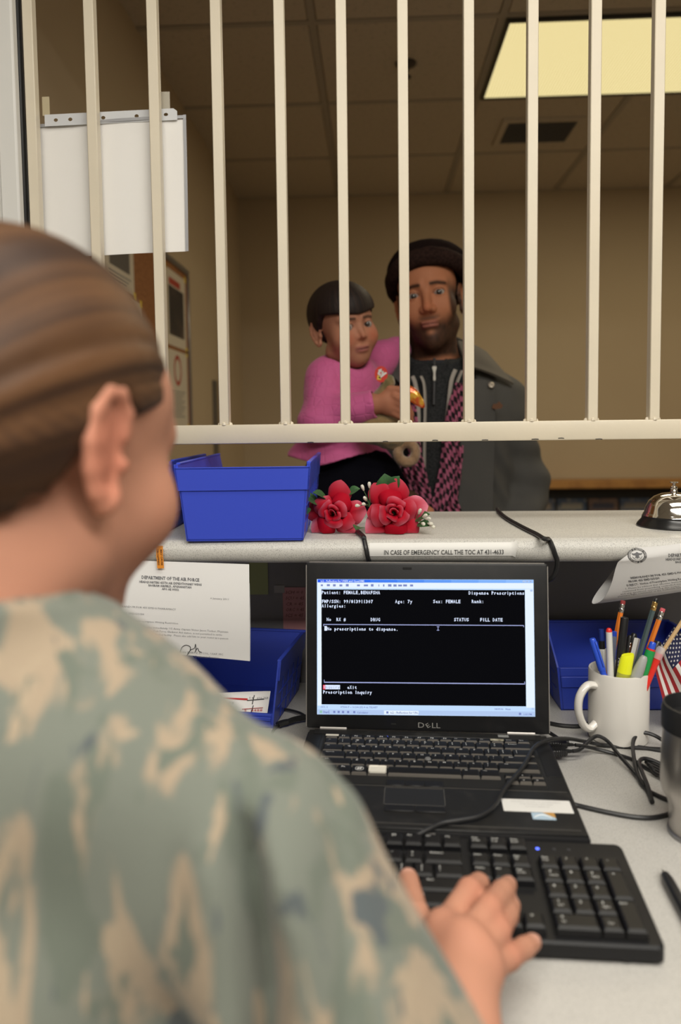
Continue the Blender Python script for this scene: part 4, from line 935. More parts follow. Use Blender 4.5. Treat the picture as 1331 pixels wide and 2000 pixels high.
# small flag on a wooden stick standing in the mug
t = thing('flag', 'small american flag on a wooden stick, standing in the mug', 'flag', (MX+.02, MY, DZ))
fa, fb = np.array(at(1362, 1170, Y=1.03)), np.array(at(1291, 1279, Y=1.025)); fd = (fb-fa)/np.linalg.norm(fb-fa)
ft = fb+fd*.062
part('stick', tube([fa-fd*.01, fa, fb, ft], .0028, 8), M_('stick_wood', (.56, .38, .19, 1), .6), t, world=True)
v1 = [(1277, 1283), (1281, 1312), (1291, 1350), (1301, 1388), (1312, 1420)]      # free lower edge of the flag
vm = [(1294, 1258), (1305, 1290), (1320, 1318), (1334, 1345), (1350, 1380)]
v0 = [(1318, 1222), (1340, 1245), (1362, 1275), (1380, 1310), (1400, 1350)]
def flagpt(u, v, lift=0):
    def c(P): 
        q = cat([(x, y, 0) for x, y in P], 8); i = min(int(u*32), 31); f_ = u*32-i; return q[i]*(1-f_)+q[i+1]*f_
    a, b, d = c(v0), c(vm), c(v1)
    p = a*(1-v/.54)+b*(v/.54) if v < .54 else b*(1-(v-.54)/.46)+d*((v-.54)/.46)
    return at(p[0], p[1], Y=1.045+.006*math.sin(v*9+u*2)+.012*v*u-lift)
fg = grid(lambda u, v: flagpt(u, v), 32, 26)
fg.m = []
for j in range(26):
    for i in range(32): fg.m.append(2 if (j < 14 and i < 13) else (0 if (j//2) % 2 == 0 else 1))
fr_, fw, fbl = M_('flag_red', (.33, .015, .02, 1), .8), M_('flag_white', (.72, .70, .67, 1), .8), M_('flag_navy', (.012, .014, .06, 1), .8)
part('flag_cloth', fg, [fr_, fw, fbl], t, world=True)
st = G()
star = [(math.cos(R_(90+36*k))*(1 if k % 2 == 0 else .4), math.sin(R_(90+36*k))*(1 if k % 2 == 0 else .4)) for k in range(10)]
for r in range(9):
    for c in range(6 if r % 2 == 0 else 5):
        u0 = (c*2+1+(r % 2))/12*.405; v_0 = (r+.75)/9.6*.53
        st.g(prism(star, .0001).warp(lambda x, y, z: flagpt(min(max(u0+x*.019, 0), 1), max(v_0-y*.026, 0), .0008+z)))
part('star', st, fw, t, False, world=True, kind='stuff')

# ------------------------------------------------------------------ steel tumbler, loose pen, bell
t = thing('tumbler', 'brushed steel travel tumbler with a black lid at the right desk edge', 'tumbler', (.3495, .783, DZ))
part('body', lathe([(0, 0), (.031, 0), (.0325, .002), (.0335, .030), (.0345, .036), (.040, .046), (.0422, .056), (.0415, .090), (.0402, .118), (0, .118)], 48), steel, t)
part('base_ring', lathe([(.0325, .0005), (.0338, .001), (.0340, .004), (.033, .005)], 40), grey_metal, t)
part('lid', lathe([(.0400, .116), (.0418, .117), (.0420, .136), (.0405, .1425), (.0385, .143), (.0370, .138), (.0355, .128), (0, .128)], 48), black_rub, t)
part('lid_slider', box(-.009, .009, .006, .026, .128, .131, .001), black_rub, t)
part('handle', tube(cat([(.040, 0, .112), (.060, 0, .112), (.072, 0, .095), (.070, 0, .065), (.055, 0, .050), (.042, 0, .054)], 6), .0055, 10).rot('Z', -20), black_rub, t)
a, b = np.array(onz(1293, 1696, DZ+.0058)), np.array(onz(1345, 1792, DZ+.0058)); d = b-a; L = np.linalg.norm(d)
t = thing('pen', 'black ballpoint pen with a silver tip lying alone on the desk', 'pen', tuple(a)); t.rotation_mode = 'QUATERNION'; t.rotation_quaternion = Vector((0, 0, 1)).rotation_difference(Vector(d))
part('tip', lathe([(0, 0), (.0006, .0005), (.0022, .007), (.003, .012), (0, .012)], 12), silver, t); part('barrel', lathe([(0, .011), (.0042, .011), (.0055, .02), (.0058, .05), (.0054, .13), (0, .131)], 14), blk, t)
t = thing('service_bell', 'chrome service call bell with a black base on the right of the ledge', 'bell', (.4615, 1.150, LZ))
part('base', lathe([(0, 0), (.0525, 0), (.0535, .002), (.052, .005), (.046, .012), (.0455, .0165), (0, .0165)], 48), M_('bell_black', (.012, .012, .012, 1), .25), t)
part('dome', lathe([(.0440, .0155), (.0452, .0165), (.0440, .0195), (.0425, .0215), (.0405, .030), (.0360, .0390), (.0285, .0460), (.0185, .0505), (.008, .0522), (0, .0523)], 56), silver, t, angle=60)
part('button', lathe([(0, .051), (.0052, .051), (.0056, .0545), (.0044, .0565), (.0054, .059), (.0046, .0615), (.0022, .0628), (.0022, .0665), (.0060, .0672), (.0062, .0688), (0, .0692)], 20), M_('bell_nickel', (.72, .66, .58, 1), .2, 1), t)

# ------------------------------------------------------------------ artificial roses
def petal_mat():
    m = bpy.data.materials.new('rose_petal'); m.use_nodes = True; nt = m.node_tree; b = nt.nodes['Principled BSDF']; b.inputs['Roughness'].default_value = .7; b.inputs['Specular IOR Level'].default_value = .08
    a = nt.nodes.new('ShaderNodeAttribute'); a.attribute_name = 'Col'; nt.links.new(a.outputs['Color'], b.inputs['Base Color']); return m
rose_m = petal_mat(); leaf_m = M_('leaf_green', (.045, .13, .04, 1), .5, var=(90, (.03, .09, .03, 1), .4, .6)); stem_m = M_('stem_green', (.06, .14, .05, 1), .5); bud_m = M_('bud_white', (.72, .70, .60, 1), .6)
def petal(par, th0, wid, r0, r1, z0, z1, curl, pinch, edge, seed, tip=.0):
    """petal standing round the rose axis z: from radius r0, height z0 to r1, z1; curl rolls the rim outwards"""
    rnd = random.Random(seed); nu, nv = 14, 10; wob = [rnd.uniform(-1, 1) for _ in range(4)]
    def fn(u, v):
        s = 2*u-1; wv = (math.sin(min(1, v*1.25+.05)*PI*.55))**.8*(1-.28*v**4*abs(s)**2)
        th = th0+s*wid*wv; r = r0+(r1-r0)*v**1.15; z = z0+(z1-z0)*math.sin(v*PI/2)
        rr = r*(1-pinch*s*s*v*.18); rr0 = tip*(1-abs(s))**1.3*v**5; zz = z-curl*max(0, v-.62)**2*6*.02-abs(s)**3*v*.006+.3*tip*(1-abs(s))*v**6
        zz += .0016*v*v*math.sin(3*s+wob[0]*3)+.0011*v*math.sin(5*s*wob[1]+2); rr += rr0+curl*max(0, v-.6)**2*.05+.0012*v*math.sin(4*s+wob[2])
        return (rr*math.cos(th), rr*math.sin(th), zz)
    g = shell(fn, nu, nv, .0006); o = part('petal', g, rose_m, par, angle=70)
    N = (nu+1)*(nv+1); cols = np.zeros((2*N, 4)); cols[:, 3] = 1
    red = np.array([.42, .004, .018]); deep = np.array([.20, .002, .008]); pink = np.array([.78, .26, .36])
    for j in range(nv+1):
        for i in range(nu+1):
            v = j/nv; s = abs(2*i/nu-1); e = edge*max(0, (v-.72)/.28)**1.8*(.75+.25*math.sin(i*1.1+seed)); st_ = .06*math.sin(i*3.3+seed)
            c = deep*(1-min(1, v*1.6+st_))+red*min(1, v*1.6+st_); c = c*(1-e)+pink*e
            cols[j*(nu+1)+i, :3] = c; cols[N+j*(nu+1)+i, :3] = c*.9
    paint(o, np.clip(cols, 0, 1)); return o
def leaf_g(L, W, fold=.25):
    def fn(u, v):
        s = 2*u-1; w_ = W*math.sin(PI*min(1, v**.8))*(1+.13*abs(math.sin(v*22))); return (s*w_, v*L, abs(s)*w_*fold+.006*math.sin(v*2))
    return shell(fn, 8, 16, .0005)
def rose(label, c, ax, spin, seed, size, outer):
    t = thing('artificial_rose', label, 'flower', tuple(c), group='artificial roses on the ledge')
    z = Vector(ax).normalized(); x = Vector((0, 0, 1)).cross(z).normalized(); y = z.cross(x)
    Mx = Matrix((x, y, z)).transposed().to_4x4() @ Matrix.Rotation(spin, 4, 'Z') @ Matrix.Scale(size, 4)
    t.rotation_mode = 'QUATERNION'; t.rotation_quaternion = Mx.to_quaternion(); t.scale = (size,)*3
    rnd = random.Random(seed)
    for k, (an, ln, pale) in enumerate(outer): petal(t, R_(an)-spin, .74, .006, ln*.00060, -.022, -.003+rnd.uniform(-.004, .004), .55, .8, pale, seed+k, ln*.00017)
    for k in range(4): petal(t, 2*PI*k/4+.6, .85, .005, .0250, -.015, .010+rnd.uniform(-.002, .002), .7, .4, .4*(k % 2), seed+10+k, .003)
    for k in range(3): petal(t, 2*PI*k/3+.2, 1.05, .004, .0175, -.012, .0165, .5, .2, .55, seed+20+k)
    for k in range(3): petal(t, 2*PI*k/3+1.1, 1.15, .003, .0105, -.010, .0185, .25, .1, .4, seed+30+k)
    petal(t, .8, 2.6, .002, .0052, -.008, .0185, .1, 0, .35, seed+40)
    Mw = Matrix.Translation(c) @ Mx; Mi = Mw.inverted()
    for ch in t.children:                       # soft petals bend where they meet the ledge, the bin and each other
        for vt in ch.data.vertices:
            p = Mw @ vt.co
            if p.z < LZ+.001: p.z = LZ+.001+.02*(LZ-p.z)*0
            vt.co = Mi @ p
    part('calyx', lathe([(0, -.030), (.004, -.030), (.007, -.024), (.008, -.017), (0, -.014)], 12), stem_m, t)
    return t
def leaf(par, base, dirv, L, W, roll=0):
    z = Vector(dirv).normalized(); up = Vector((0, -.6, .8)); x = z.cross(up).normalized(); n = x.cross(z)
    M = Matrix.Translation(base) @ Matrix((x, z, n)).transposed().to_4x4() @ Matrix.Rotation(roll, 4, 'Y')
    return part('leaf', leaf_g(L, W).tf(M), leaf_m, par, world=True)
def buds(par, root, tips):
    for tpt in tips:
        part('sprig', tube(cat([root, tuple((np.array(root)+np.array(tpt))/2+np.array([0, 0, .002])), tpt], 4), .0006, 5), stem_m, par, world=True)
        d = Vector(np.array(tpt)-np.array(root)).normalized(); q = Vector((0, 0, 1)).rotation_difference(d).to_matrix().to_4x4()
        part('bud', lathe([(0, -.001), (.0012, 0), (.0024, .004), (.0027, .007), (.0018, .009), (0, .0092)], 10).tf(Matrix.Translation(tpt) @ q), bud_m, par, world=True)
A_ = lambda x, y, Y: tuple(at(x, y, Y=Y))
r1 = rose('red fabric rose with pale petal edges lying against the blue bin', A_(653, 1003, 1.092), (-.12, -1, .12), .35, 100, 1.0, [(172, 58, .4), (80, 60, .25), (4, 58, .6), (-48, 50, .6), (-138, 54, 1.0)])
for b, e, L, W in (((625, 985, 1.10), (590, 975, 1.09), .034, .010), ((640, 975, 1.105), (610, 968, 1.09), .03, .009), ((600, 975, 1.09), (603, 960, 1.08), .016, .007), ((600, 990, 1.09), (592, 1018, 1.07), .026, .008), ((680, 965, 1.11), (694, 962, 1.11), .02, .008), ((705, 1030, 1.08), (694, 1042, 1.06), .022, .008)):
    leaf(r1, A_(*b), np.array(A_(*e))-np.array(A_(*b)), L, W)
r2 = rose('fuller red fabric rose with pink petal tips lying right of the other', A_(769, 1001, 1.085), (.05, -1, .16), 1.15, 300, 1.05, [(180, 44, .2), (122, 60, .2), (78, 60, .25), (10, 62, 1.0), (-44, 54, .3), (-142, 58, 1.0)])
for b, e, L, W in (((755, 960, 1.11), (752, 936, 1.11), .028, .014), ((768, 955, 1.11), (775, 945, 1.11), .022, .010), ((815, 1015, 1.10), (842, 1010, 1.09), .024, .008), ((815, 1025, 1.09), (840, 1032, 1.08), .024, .008)):
    leaf(r2, A_(*b), np.array(A_(*e))-np.array(A_(*b)), L, W)
buds(r2, A_(723, 990, 1.10), [A_(*p) for p in ((711, 958, 1.095), (722, 953, 1.095), (716, 978, 1.09), (714, 986, 1.085), (703, 988, 1.08))])
buds(r2, A_(812, 1018, 1.09), [A_(*p) for p in ((826, 1010, 1.08), (832, 1014, 1.075), (824, 1022, 1.07), (836, 1022, 1.075), (818, 1004, 1.085), (840, 1027, 1.075))])

# ------------------------------------------------------------------ far room: board with posters, magazine rack
XB = XL+.012
t = thing('notice_board', 'brown cork notice board in a grey metal frame on the far left wall', 'board', (XL, 2.3, 1.17))
y0, y1, z0, z1 = 1.55, 3.04, 1.165, 1.80
part('cork_panel', box(XL, XL+.010, y0, y1, z0, z1), cork, t, world=True)
for nm, b in (('frame_rail', (y0-.02, y1+.02, z1, z1+.022)), ('frame_rail', (y0-.02, y1+.02, z0-.022, z0)), ('frame_rail', (y0-.02, y0, z0, z1)), ('frame_rail', (y1, y1+.02, z0, z1))):
    part(nm, box(XL, XL+.018, *b, .002), grey_metal, t, world=True)
dkpic = M_('poster_dark_picture', (.03, .028, .03, 1), .5, var=(9, (.10, .07, .06, 1), .45, .7)); redprint = M_('poster_red', (.40, .05, .03, 1), .6)
poster_m = M_('poster_paper', (.62, .56, .46, 1), .6)
def poster(label, ya, yb, za, zb, deco):
    t = thing('poster', label, 'poster', (XB, (ya+yb)/2, za), group='posters on the notice board')
    part('sheet', box(XL+.0102, XL+.0112, ya, yb, za, zb), poster_m, t, world=True)
    for yy in (ya, yb):
        for zz in (za, zb): part('pin_tape', box(XL+.0112, XL+.0116, yy-.012, yy+.012, zz-.012, zz+.012), yellow_m, t, world=True)
    for nm, m, b in deco: part(nm, box(XL+.0112, XL+.0115, *b) if not isinstance(b, G) else b, m, t, world=True)
    return t
def tl_(ya, yb, za, n, h=.012):
    g = G()
    for k in range(n): g.g(box(XL+.0112, XL+.0115, ya, yb-(k*7 % 5)*.012, za-k*h, za-k*h+.004))
    return g
poster('white poster with a dark photograph and red heading at the far end of the board', 2.72, 3.01, 1.49, 1.775, [('picture', dkpic, (2.76, 2.98, 1.53, 1.715)), ('heading', redprint, (2.77, 2.93, 1.72, 1.745))])
rg = G().add([(XL+.0113, 2.865+.055*r*math.cos(a), 1.40+.06*r*math.sin(a)) for r in (1, .72) for a in [2*PI*k/24 for k in range(24)]], [(k, (k+1) % 24, 24+(k+1) % 24, 24+k) for k in range(24)])
poster('white poster with a red ring above small print, lowest on the board', 2.72, 3.01, 1.18, 1.475, [('ring', redprint, rg), ('printed_text', ink_grey, tl_(2.76, 2.97, 1.315, 9))])
poster('black and white notice beside the pillar end of the board', 2.10, 2.36, 1.60, 1.79, [('picture', M_('poster_grey_print', (.12, .11, .10, 1), .6), (2.14, 2.32, 1.66, 1.75)), ('printed_text', ink_grey, tl_(2.13, 2.33, 1.64, 3))])
poster('large pale notice on the near half of the board', 2.04, 2.42, 1.30, 1.585, [('printed_text', ink_grey, tl_(2.08, 2.38, 1.55, 16))])
# magazine rack along the far wall
za = .845
xa, xb = at(1040, 945, Y=4.3)[0]-.10, 2.02
t = thing('magazine_rack', 'low oak magazine rack with dark pockets against the far wall', 'rack', ((xa+xb)/2, 4.3, 0))
part('top_rail', box(xa, xb, 4.20, YB-.014, za-.045, za, .004), wood, t, world=True)
for x in (xa, xb-.05): part('side_panel', box(x, x+.05, 4.20, YB-.014, 0, za-.045, .003), wood, t, world=True)
part('back_panel', box(xa+.05, xb-.05, YB-.03, YB-.016, .05, za-.045), M_('rack_dark', (.02, .018, .016, 1), .7), t, world=True)
part('pocket_front', box(xa+.05, xb-.05, 4.205, 4.215, .05, .50, .002), wood, t, world=True)
part('shelf', box(xa+.05, xb-.05, 4.215, YB-.03, .05, .07), wood, t, world=True)
mc = [((.10, .12, .17, 1), (.30, .25, .20, 1)), ((.05, .08, .14, 1), (.28, .26, .22, 1)), ((.16, .10, .08, 1), (.05, .05, .08, 1)), ((.06, .09, .16, 1), (.22, .20, .18, 1)), ((.20, .17, .14, 1), (.03, .03, .04, 1)), ((.05, .06, .09, 1), (.25, .2, .16, 1))]
mw = (xb-xa-.12)/6
lbs = ['blue grey magazine at the left end of the rack', 'dark blue magazine second from the left end of the rack', 'brown magazine third from the left end of the rack', 'navy magazine fourth along the rack', 'tan magazine fifth along the rack', 'dark magazine at the right end of the rack']
for k in range(6):
    x = xa+.06+k*mw
    m = thing('magazine', lbs[k], 'magazine', (x+mw/2, 4.28, .072), group='magazines in the rack')
    part('cover', box(-mw/2+.006, mw/2-.006, -.004, .004, 0, .66, .001).rot('X', -3), M_('magazine_cover', mc[k][0], .35, var=(12, mc[k][1], .5, .62)), m)
    part('masthead', box(-mw/2+.03, mw/2-.03, -.0052, -.004, .60, .635).rot('X', -3), M_('magazine_masthead', mc[k][1], .4), m)
    part('portrait', prism(circ(.055, 20), .0008).rot('X', 90).sc(1, 1, 1.2).mv(0, -.0042, .52).rot('X', -3), M_('magazine_portrait', (mc[k][1][0]*.6, mc[k][1][1]*.5, mc[k][1][2]*.45, 1), .4), m)
# ------------------------------------------------------------------ soft bodies: distance fields turned into one continuous mesh each
def A3(p): return np.asarray(p, float)
def smin(a, b, k):
    h = np.clip(.5+.5*(b-a)/k, 0, 1); return b+(a-b)*h-k*h*(1-h)
def smax(a, b, k): return -smin(-a, -b, k)
def un(k, *ds):
    r = ds[0]
    for d in ds[1:]: r = smin(r, d, k)
    return r
def sph(p, c, r): return np.linalg.norm(p-A3(c), axis=1)-r
def ell(p, c, r, R=None):
    q = p-A3(c)
    if R is not None: q = q@R
    r = A3(r); k0 = np.linalg.norm(q/r, axis=1); k1 = np.linalg.norm(q/(r*r), axis=1)+1e-9
    return k0*(k0-1)/k1
def cap(p, a, b, ra, rb=None):
    rb = ra if rb is None else rb; a = A3(a); b = A3(b); ab = b-a; q = p-a
    h = np.clip((q@ab)/(ab@ab+1e-12), 0, 1); return np.linalg.norm(q-h[:, None]*ab, axis=1)-(ra+(rb-ra)*h)
def chain(p, pts, rs, k=.006):
    d = None
    for i in range(len(pts)-1):
        c = cap(p, pts[i], pts[i+1], rs[i], rs[i+1]); d = c if d is None else smin(d, c, k)
    return d
def rotm(rz=0, rx=0, ry=0): return np.array((Matrix.Rotation(R_(rz), 3, 'Z') @ Matrix.Rotation(R_(rx), 3, 'X') @ Matrix.Rotation(R_(ry), 3, 'Y')))
def sdf_mesh(f, lo, hi, h, B=8):
    lo = A3(lo); n = np.ceil((A3(hi)-lo)/(h*B)).astype(int); bs = h*B
    I = np.stack(np.meshgrid(*[np.arange(k) for k in n], indexing='ij'), -1).reshape(-1, 3)
    act = []
    for s in range(0, len(I), 60000):
        d = f(lo+(I[s:s+60000]+.5)*bs); act.append(I[s:s+60000][np.abs(d) < bs*1.15])
    act = np.concatenate(act); NX = n*B+2
    off = np.stack(np.meshgrid(*[np.arange(B+1)]*3, indexing='ij'), -1).reshape(-1, 3)
    co = np.array([(a, b, c) for a in (0, 1) for b in (0, 1) for c in (0, 1)])
    ids = []; pos = []; edges = [[], [], []]
    E = [(i, j) for i in range(8) for j in range(i+1, 8) if np.abs(co[i]-co[j]).sum() == 1]
    for s in range(0, len(act), 250):
        blk = act[s:s+250]; P = (blk[:, None, :]*B+off[None]).reshape(-1, 3)
        v = f(lo+P*h).reshape(len(blk), B+1, B+1, B+1)
        cv = np.stack([v[:, a:a+B, b:b+B, c:c+B] for a, b, c in co], -1); ins = cv < 0; m = ins.any(-1) & ~ins.all(-1)
        w_ = np.argwhere(m)
        if len(w_) == 0: continue
        cc = cv[m]; base = blk[w_[:, 0]]*B+w_[:, 1:]
        acc = np.zeros((len(cc), 3)); cnt = np.zeros(len(cc))
        for i, j in E:
            a, b = cc[:, i], cc[:, j]; x = (a < 0) != (b < 0); t = np.where(x, a/(a-b+1e-20), 0)
            acc += x[:, None]*(co[i]+t[:, None]*(co[j]-co[i])); cnt += x
        ids.append(base[:, 0]*NX[1]*NX[2]+base[:, 1]*NX[2]+base[:, 2]); pos.append(lo+(base+acc/cnt[:, None])*h)
        for ax, ci in ((0, 4), (1, 2), (2, 1)):
            x = (cc[:, 0] < 0) != (cc[:, ci] < 0); edges[ax].append(np.concatenate([base[x], (cc[x, 0] < 0)[:, None]], 1))
    ids = np.concatenate(ids); pos = np.concatenate(pos); o = np.argsort(ids); ids = ids[o]; pos = pos[o]
    def look(b):
        k = b[:, 0]*NX[1]*NX[2]+b[:, 1]*NX[2]+b[:, 2]; i = np.searchsorted(ids, k); i = np.minimum(i, len(ids)-1); return np.where(ids[i] == k, i, -1)
    F = []
    for ax in range(3):
        e = np.concatenate(edges[ax]); b = e[:, :3]; u, w_ = [np.eye(3, dtype=int)[(ax+k) % 3] for k in (1, 2)]
        q = np.stack([look(b), look(b-u), look(b-u-w_), look(b-w_)], 1); ok = (q >= 0).all(1); q = q[ok]; fl = e[ok, 3].astype(bool)
        q[~fl] = q[~fl][:, ::-1]; F.append(q)
    return pos, np.concatenate(F)
def sdf_part(name, f, lo, hi, h, mat, parent=None, color=None, relax=1, label=None):
    """parent's place is subtracted, f works in world coordinates"""
    V, F = sdf_mesh(f, lo, hi, h)
    for _ in range(relax):                  # a little smoothing of the staircase
        e = np.concatenate([F[:, [0, 1]], F[:, [1, 2]], F[:, [2, 3]], F[:, [3, 0]]]); S = np.zeros_like(V); n = np.zeros(len(V))
        for k in range(3): S[:, k] = np.bincount(e[:, 0], V[e[:, 1], k], len(V))+np.bincount(e[:, 1], V[e[:, 0], k], len(V))
        n = np.bincount(e[:, 0], minlength=len(V))+np.bincount(e[:, 1], minlength=len(V)); V = V*.5+S/np.maximum(n, 1)[:, None]*.5
    me = bpy.data.meshes.new(name); O = np.array(root_matrix(parent).translation) if parent else np.zeros(3)
    L = V-O
    me.vertices.add(len(L)); me.vertices.foreach_set('co', L.astype('f').ravel()); me.loops.add(F.size); me.loops.foreach_set('vertex_index', F.astype('i').ravel())
    me.polygons.add(len(F)); me.polygons.foreach_set('loop_start', np.arange(0, F.size, 4, dtype='i')); me.polygons.foreach_set('loop_total', np.full(len(F), 4, 'i'))
    me.update(calc_edges=True); me.validate(); me.shade_smooth(); me.materials.append(mat)
    if color is not None:
        c = np.ones((len(V), 4)); c[:, :3] = np.clip(color(V), 0, 1); a = me.color_attributes.new('Col', 'FLOAT_COLOR', 'POINT'); a.data.foreach_set('color', c.astype('f').ravel())
    o = link(name, me, parent)
    if label: o['label'] = label
    return o
def mixc(a, b, t): return a*(1-t[:, None])+A3(b)*t[:, None]
def sstep(a, b, x): t = np.clip((x-a)/(b-a), 0, 1); return t*t*(3-2*t)
def wob(p, s, seed=0):
    """cheap smooth noise, about -1..1"""
    r = np.random.RandomState(seed); v = np.zeros(len(p))
    for k in range(6):
        d = r.normal(size=3); d /= np.linalg.norm(d); v += np.sin(p@d*s*(1+.35*k)+r.uniform(0, 6.28)+1.3*np.sin(p@r.normal(size=3)*s*.5))/(1+.3*k)
    return v/3.2

EAR = [(-.004, .010), (-.003, .024), (.006, .033), (.018, .031), (.026, .018), (.026, .001), (.021, -.013), (.013, -.025), (.005, -.031), (-.001, -.026), (-.001, -.016)]
def ear_sdf(p, s, x0=.073, tilt=.42):
    X = lambda y: s*(x0+.003+tilt*(y+.004))
    pts = [(X(y), y+.010, z-.008) for y, z in EAR]
    rim = chain(p, pts, [.0035, .0042, .0046, .0046, .0044, .0042, .004, .0046, .0056, .0050, .003], .003)
    n = np.array([s*1.0, -tilt, 0]); n /= np.linalg.norm(n); R = np.stack([n, np.cross([0, 0, 1], n), [0, 0, 1]], 1)
    plate = ell(p, (X(.009)-s*.0032, .019, -.007), (.0035, .017, .031), R)
    anti = chain(p, [(X(.012), .022+.004, .012), (X(.015), .0275, -.004), (X(.010), .022, -.020)], [.003, .0036, .003], .003)
    trag = sph(p, (s*(x0+.003), .006, -.014), .0052)
    return un(.004, rim, plate, anti, trag)
def head_sdf(p, female=0, child=0, ears=True, neck=None, fat=0, lips=1.0, et=.42):
    """head with the eye line at z = 0 and the face towards -y"""
    q = p.copy(); q[:, 0] = np.abs(q[:, 0])
    jw = .046-.004*female+.002*child+fat
    d = un(.030, ell(p, (0, .018, .035), (.074, .096, .081)), ell(p, (0, -.03, .034), (.061, .060, .050)), ell(p, (0, -.033, -.03), (.059+fat, .058, .060)),
           ell(p, (0, -.032, -.082+.012*child), (jw, .048, .042)), sph(q, (.046-.003*female+fat, .0, -.064), .021+fat), sph(q, (.039, -.060, -.031), .025+.003*child+fat*.5))
    d = smin(d, sph(p, (0, -.068+.006*child, -.104+.018*child), .022), .026)
    d = smin(d, cap(q, (.012, -.085, .021), (.044, -.070, .022), .010-.002*female-.002*child, .008), .014)
    d = smax(d, -ell(q, (.031, -.102, .001), (.0185, .016, .0115)), .014)
    ns = 1-.22*child-.08*female
    d = smin(d, cap(p, (0, -.088, .006-.006*child), (0, -.092-.017*ns, -.034+.006*child), .0068*ns, .0104*ns), .013)
    d = smin(d, sph(q, (.0120*ns, -.097+.004*child, -.037+.006*child), .0078*ns), .007)
    d = smax(d, -ell(q, (.0062, -.105, -.0475+.006*child), (.0032, .005, .0035)), .003)
    mz = .006*child; d = smin(d, ell(p, (0, -.0905, -.0640+mz), (.0225-.004*child, .0100*(.6+.4*lips), .0055*lips)), .008); d = smin(d, ell(p, (0, -.0885, -.0735+mz), (.0190-.003*child, .0102*(.6+.4*lips), .0062*lips)), .008)
    d = smax(d, -cap(q, (0, -.1010, -.0690+mz), (.0205-.004*child, -.0925, -.0690+mz), .0017+.0008*child, .0013), .003)
    zz = p[:, 2]; dx = np.clip(np.abs(q[:, 0]-.0315)/.0150, 0, 1.1)**2; o_ = .84+.30*child
    d = smax(d, -ell(q, (.0312, -.0860, -.0005), (.0140, .0105, .0072*o_)), .0025)
    up = smax(sph(q, (.031, -.0780, 0), .0149), .0058*o_*(1-dx)-.0006-zz, .0012); lowl = smax(sph(q, (.031, -.0780, 0), .0145), zz+.0058*o_*(1-dx)+.0004, .0012)
    d = un(.0022, d, up, lowl)
    if ears: d = smin(d, np.minimum(ear_sdf(p, 1, tilt=et), ear_sdf(p, -1, tilt=et)), .006)
    if neck is not None: d = smin(d, cap(p, (0, .016, -.06), neck, .052-.006*female-.008*child, .056-.006*female-.008*child), .022)
    return d
def face_paint(p, skin, beard=None, lip=(.36, .12, .09), brow=(.02, .014, .01), blush=0.0, mz=0.0):
    q = p.copy(); q[:, 0] = np.abs(q[:, 0]); c = np.tile(A3(skin), (len(p), 1)); n_ = wob(p, 260, 3)
    c *= (1+.05*wob(p, 70, 5))[:, None]
    fr = p[:, 1] < -.045
    if blush: c = mixc(c, A3(skin)*np.array([1.12, .72, .66]), blush*np.exp(-(((q[:, 0]-.040)/.020)**2+((p[:, 2]+.032)/.022)**2))*fr)
    c = mixc(c, A3(skin)*np.array([1.05, .76, .68]), .5*np.exp(-((q[:, 0]/.016)**2+((p[:, 2]+.033)/.014)**2))*fr)
    if beard is not None:
        jl = -.043-.012*np.cos(np.clip(q[:, 0]/.06, 0, 1)*PI/2)          # lower over the cheeks' middle
        cheek = sstep(.002, -.030, p[:, 2]-(-.048+.9*np.clip(q[:, 0]-.040, 0, 1)))
        side = sstep(.047, .058, q[:, 0])*sstep(.040, -.005, p[:, 2])*sstep(.030, .012, p[:, 1])
        m = np.clip(np.maximum(cheek*sstep(-.150, -.132, p[:, 2]), side), 0, 1)*sstep(.028, .005, p[:, 1])
        m *= 1-.75*np.exp(-((q[:, 0]/.010)**2+((p[:, 2]+.087)/.006)**2))*fr
        mu = np.exp(-((q[:, 0]/.026)**4+((p[:, 2]+.0545)/.0065)**2))*fr; m = np.maximum(m, mu*.95)
        m *= 1-np.exp(-((q[:, 0]/.019)**4+((p[:, 2]+.036)/.014)**2))*.9
        m *= .94+.06*n_; c = mixc(c, beard, np.clip(m, 0, 1)*.96)
    lm = np.exp(-((q[:, 0]/.0215)**6+((p[:, 2]+.0690-mz)/(.0082))**4))*(p[:, 1] < -.085); c = mixc(c, lip, lm*.9)
    c = mixc(c, (.05, .015, .012), np.exp(-((q[:, 0]/.0215)**6+((p[:, 2]+.0690-mz)/.0014)**2))*(p[:, 1] < -.085)*.85)
    bz = .0215-.18*np.abs(q[:, 0]-.030)*np.where(q[:, 0] > .030, 1, .45)
    bm = np.exp(-(((p[:, 2]-bz)/.0042)**2))*sstep(.008, .015, q[:, 0])*sstep(.056, .046, q[:, 0])*(p[:, 1] < -.05); c = mixc(c, brow, np.clip(bm*1.25, 0, 1)*.92)
    lash = np.exp(-(((np.hypot(q[:, 0]-.031, (p[:, 2]-.001)*1.75)-.0132)/.0018)**2))*(p[:, 1] < -.075)*sstep(-.003, .003, p[:, 2]); c = mixc(c, (.02, .012, .01), lash*.75)
    return c
skin_sh = M_('skin', (.4, .2, .12, 1), .58, attr='Col', spec=.2, sss=.04, bump=(500, .12, .0006))
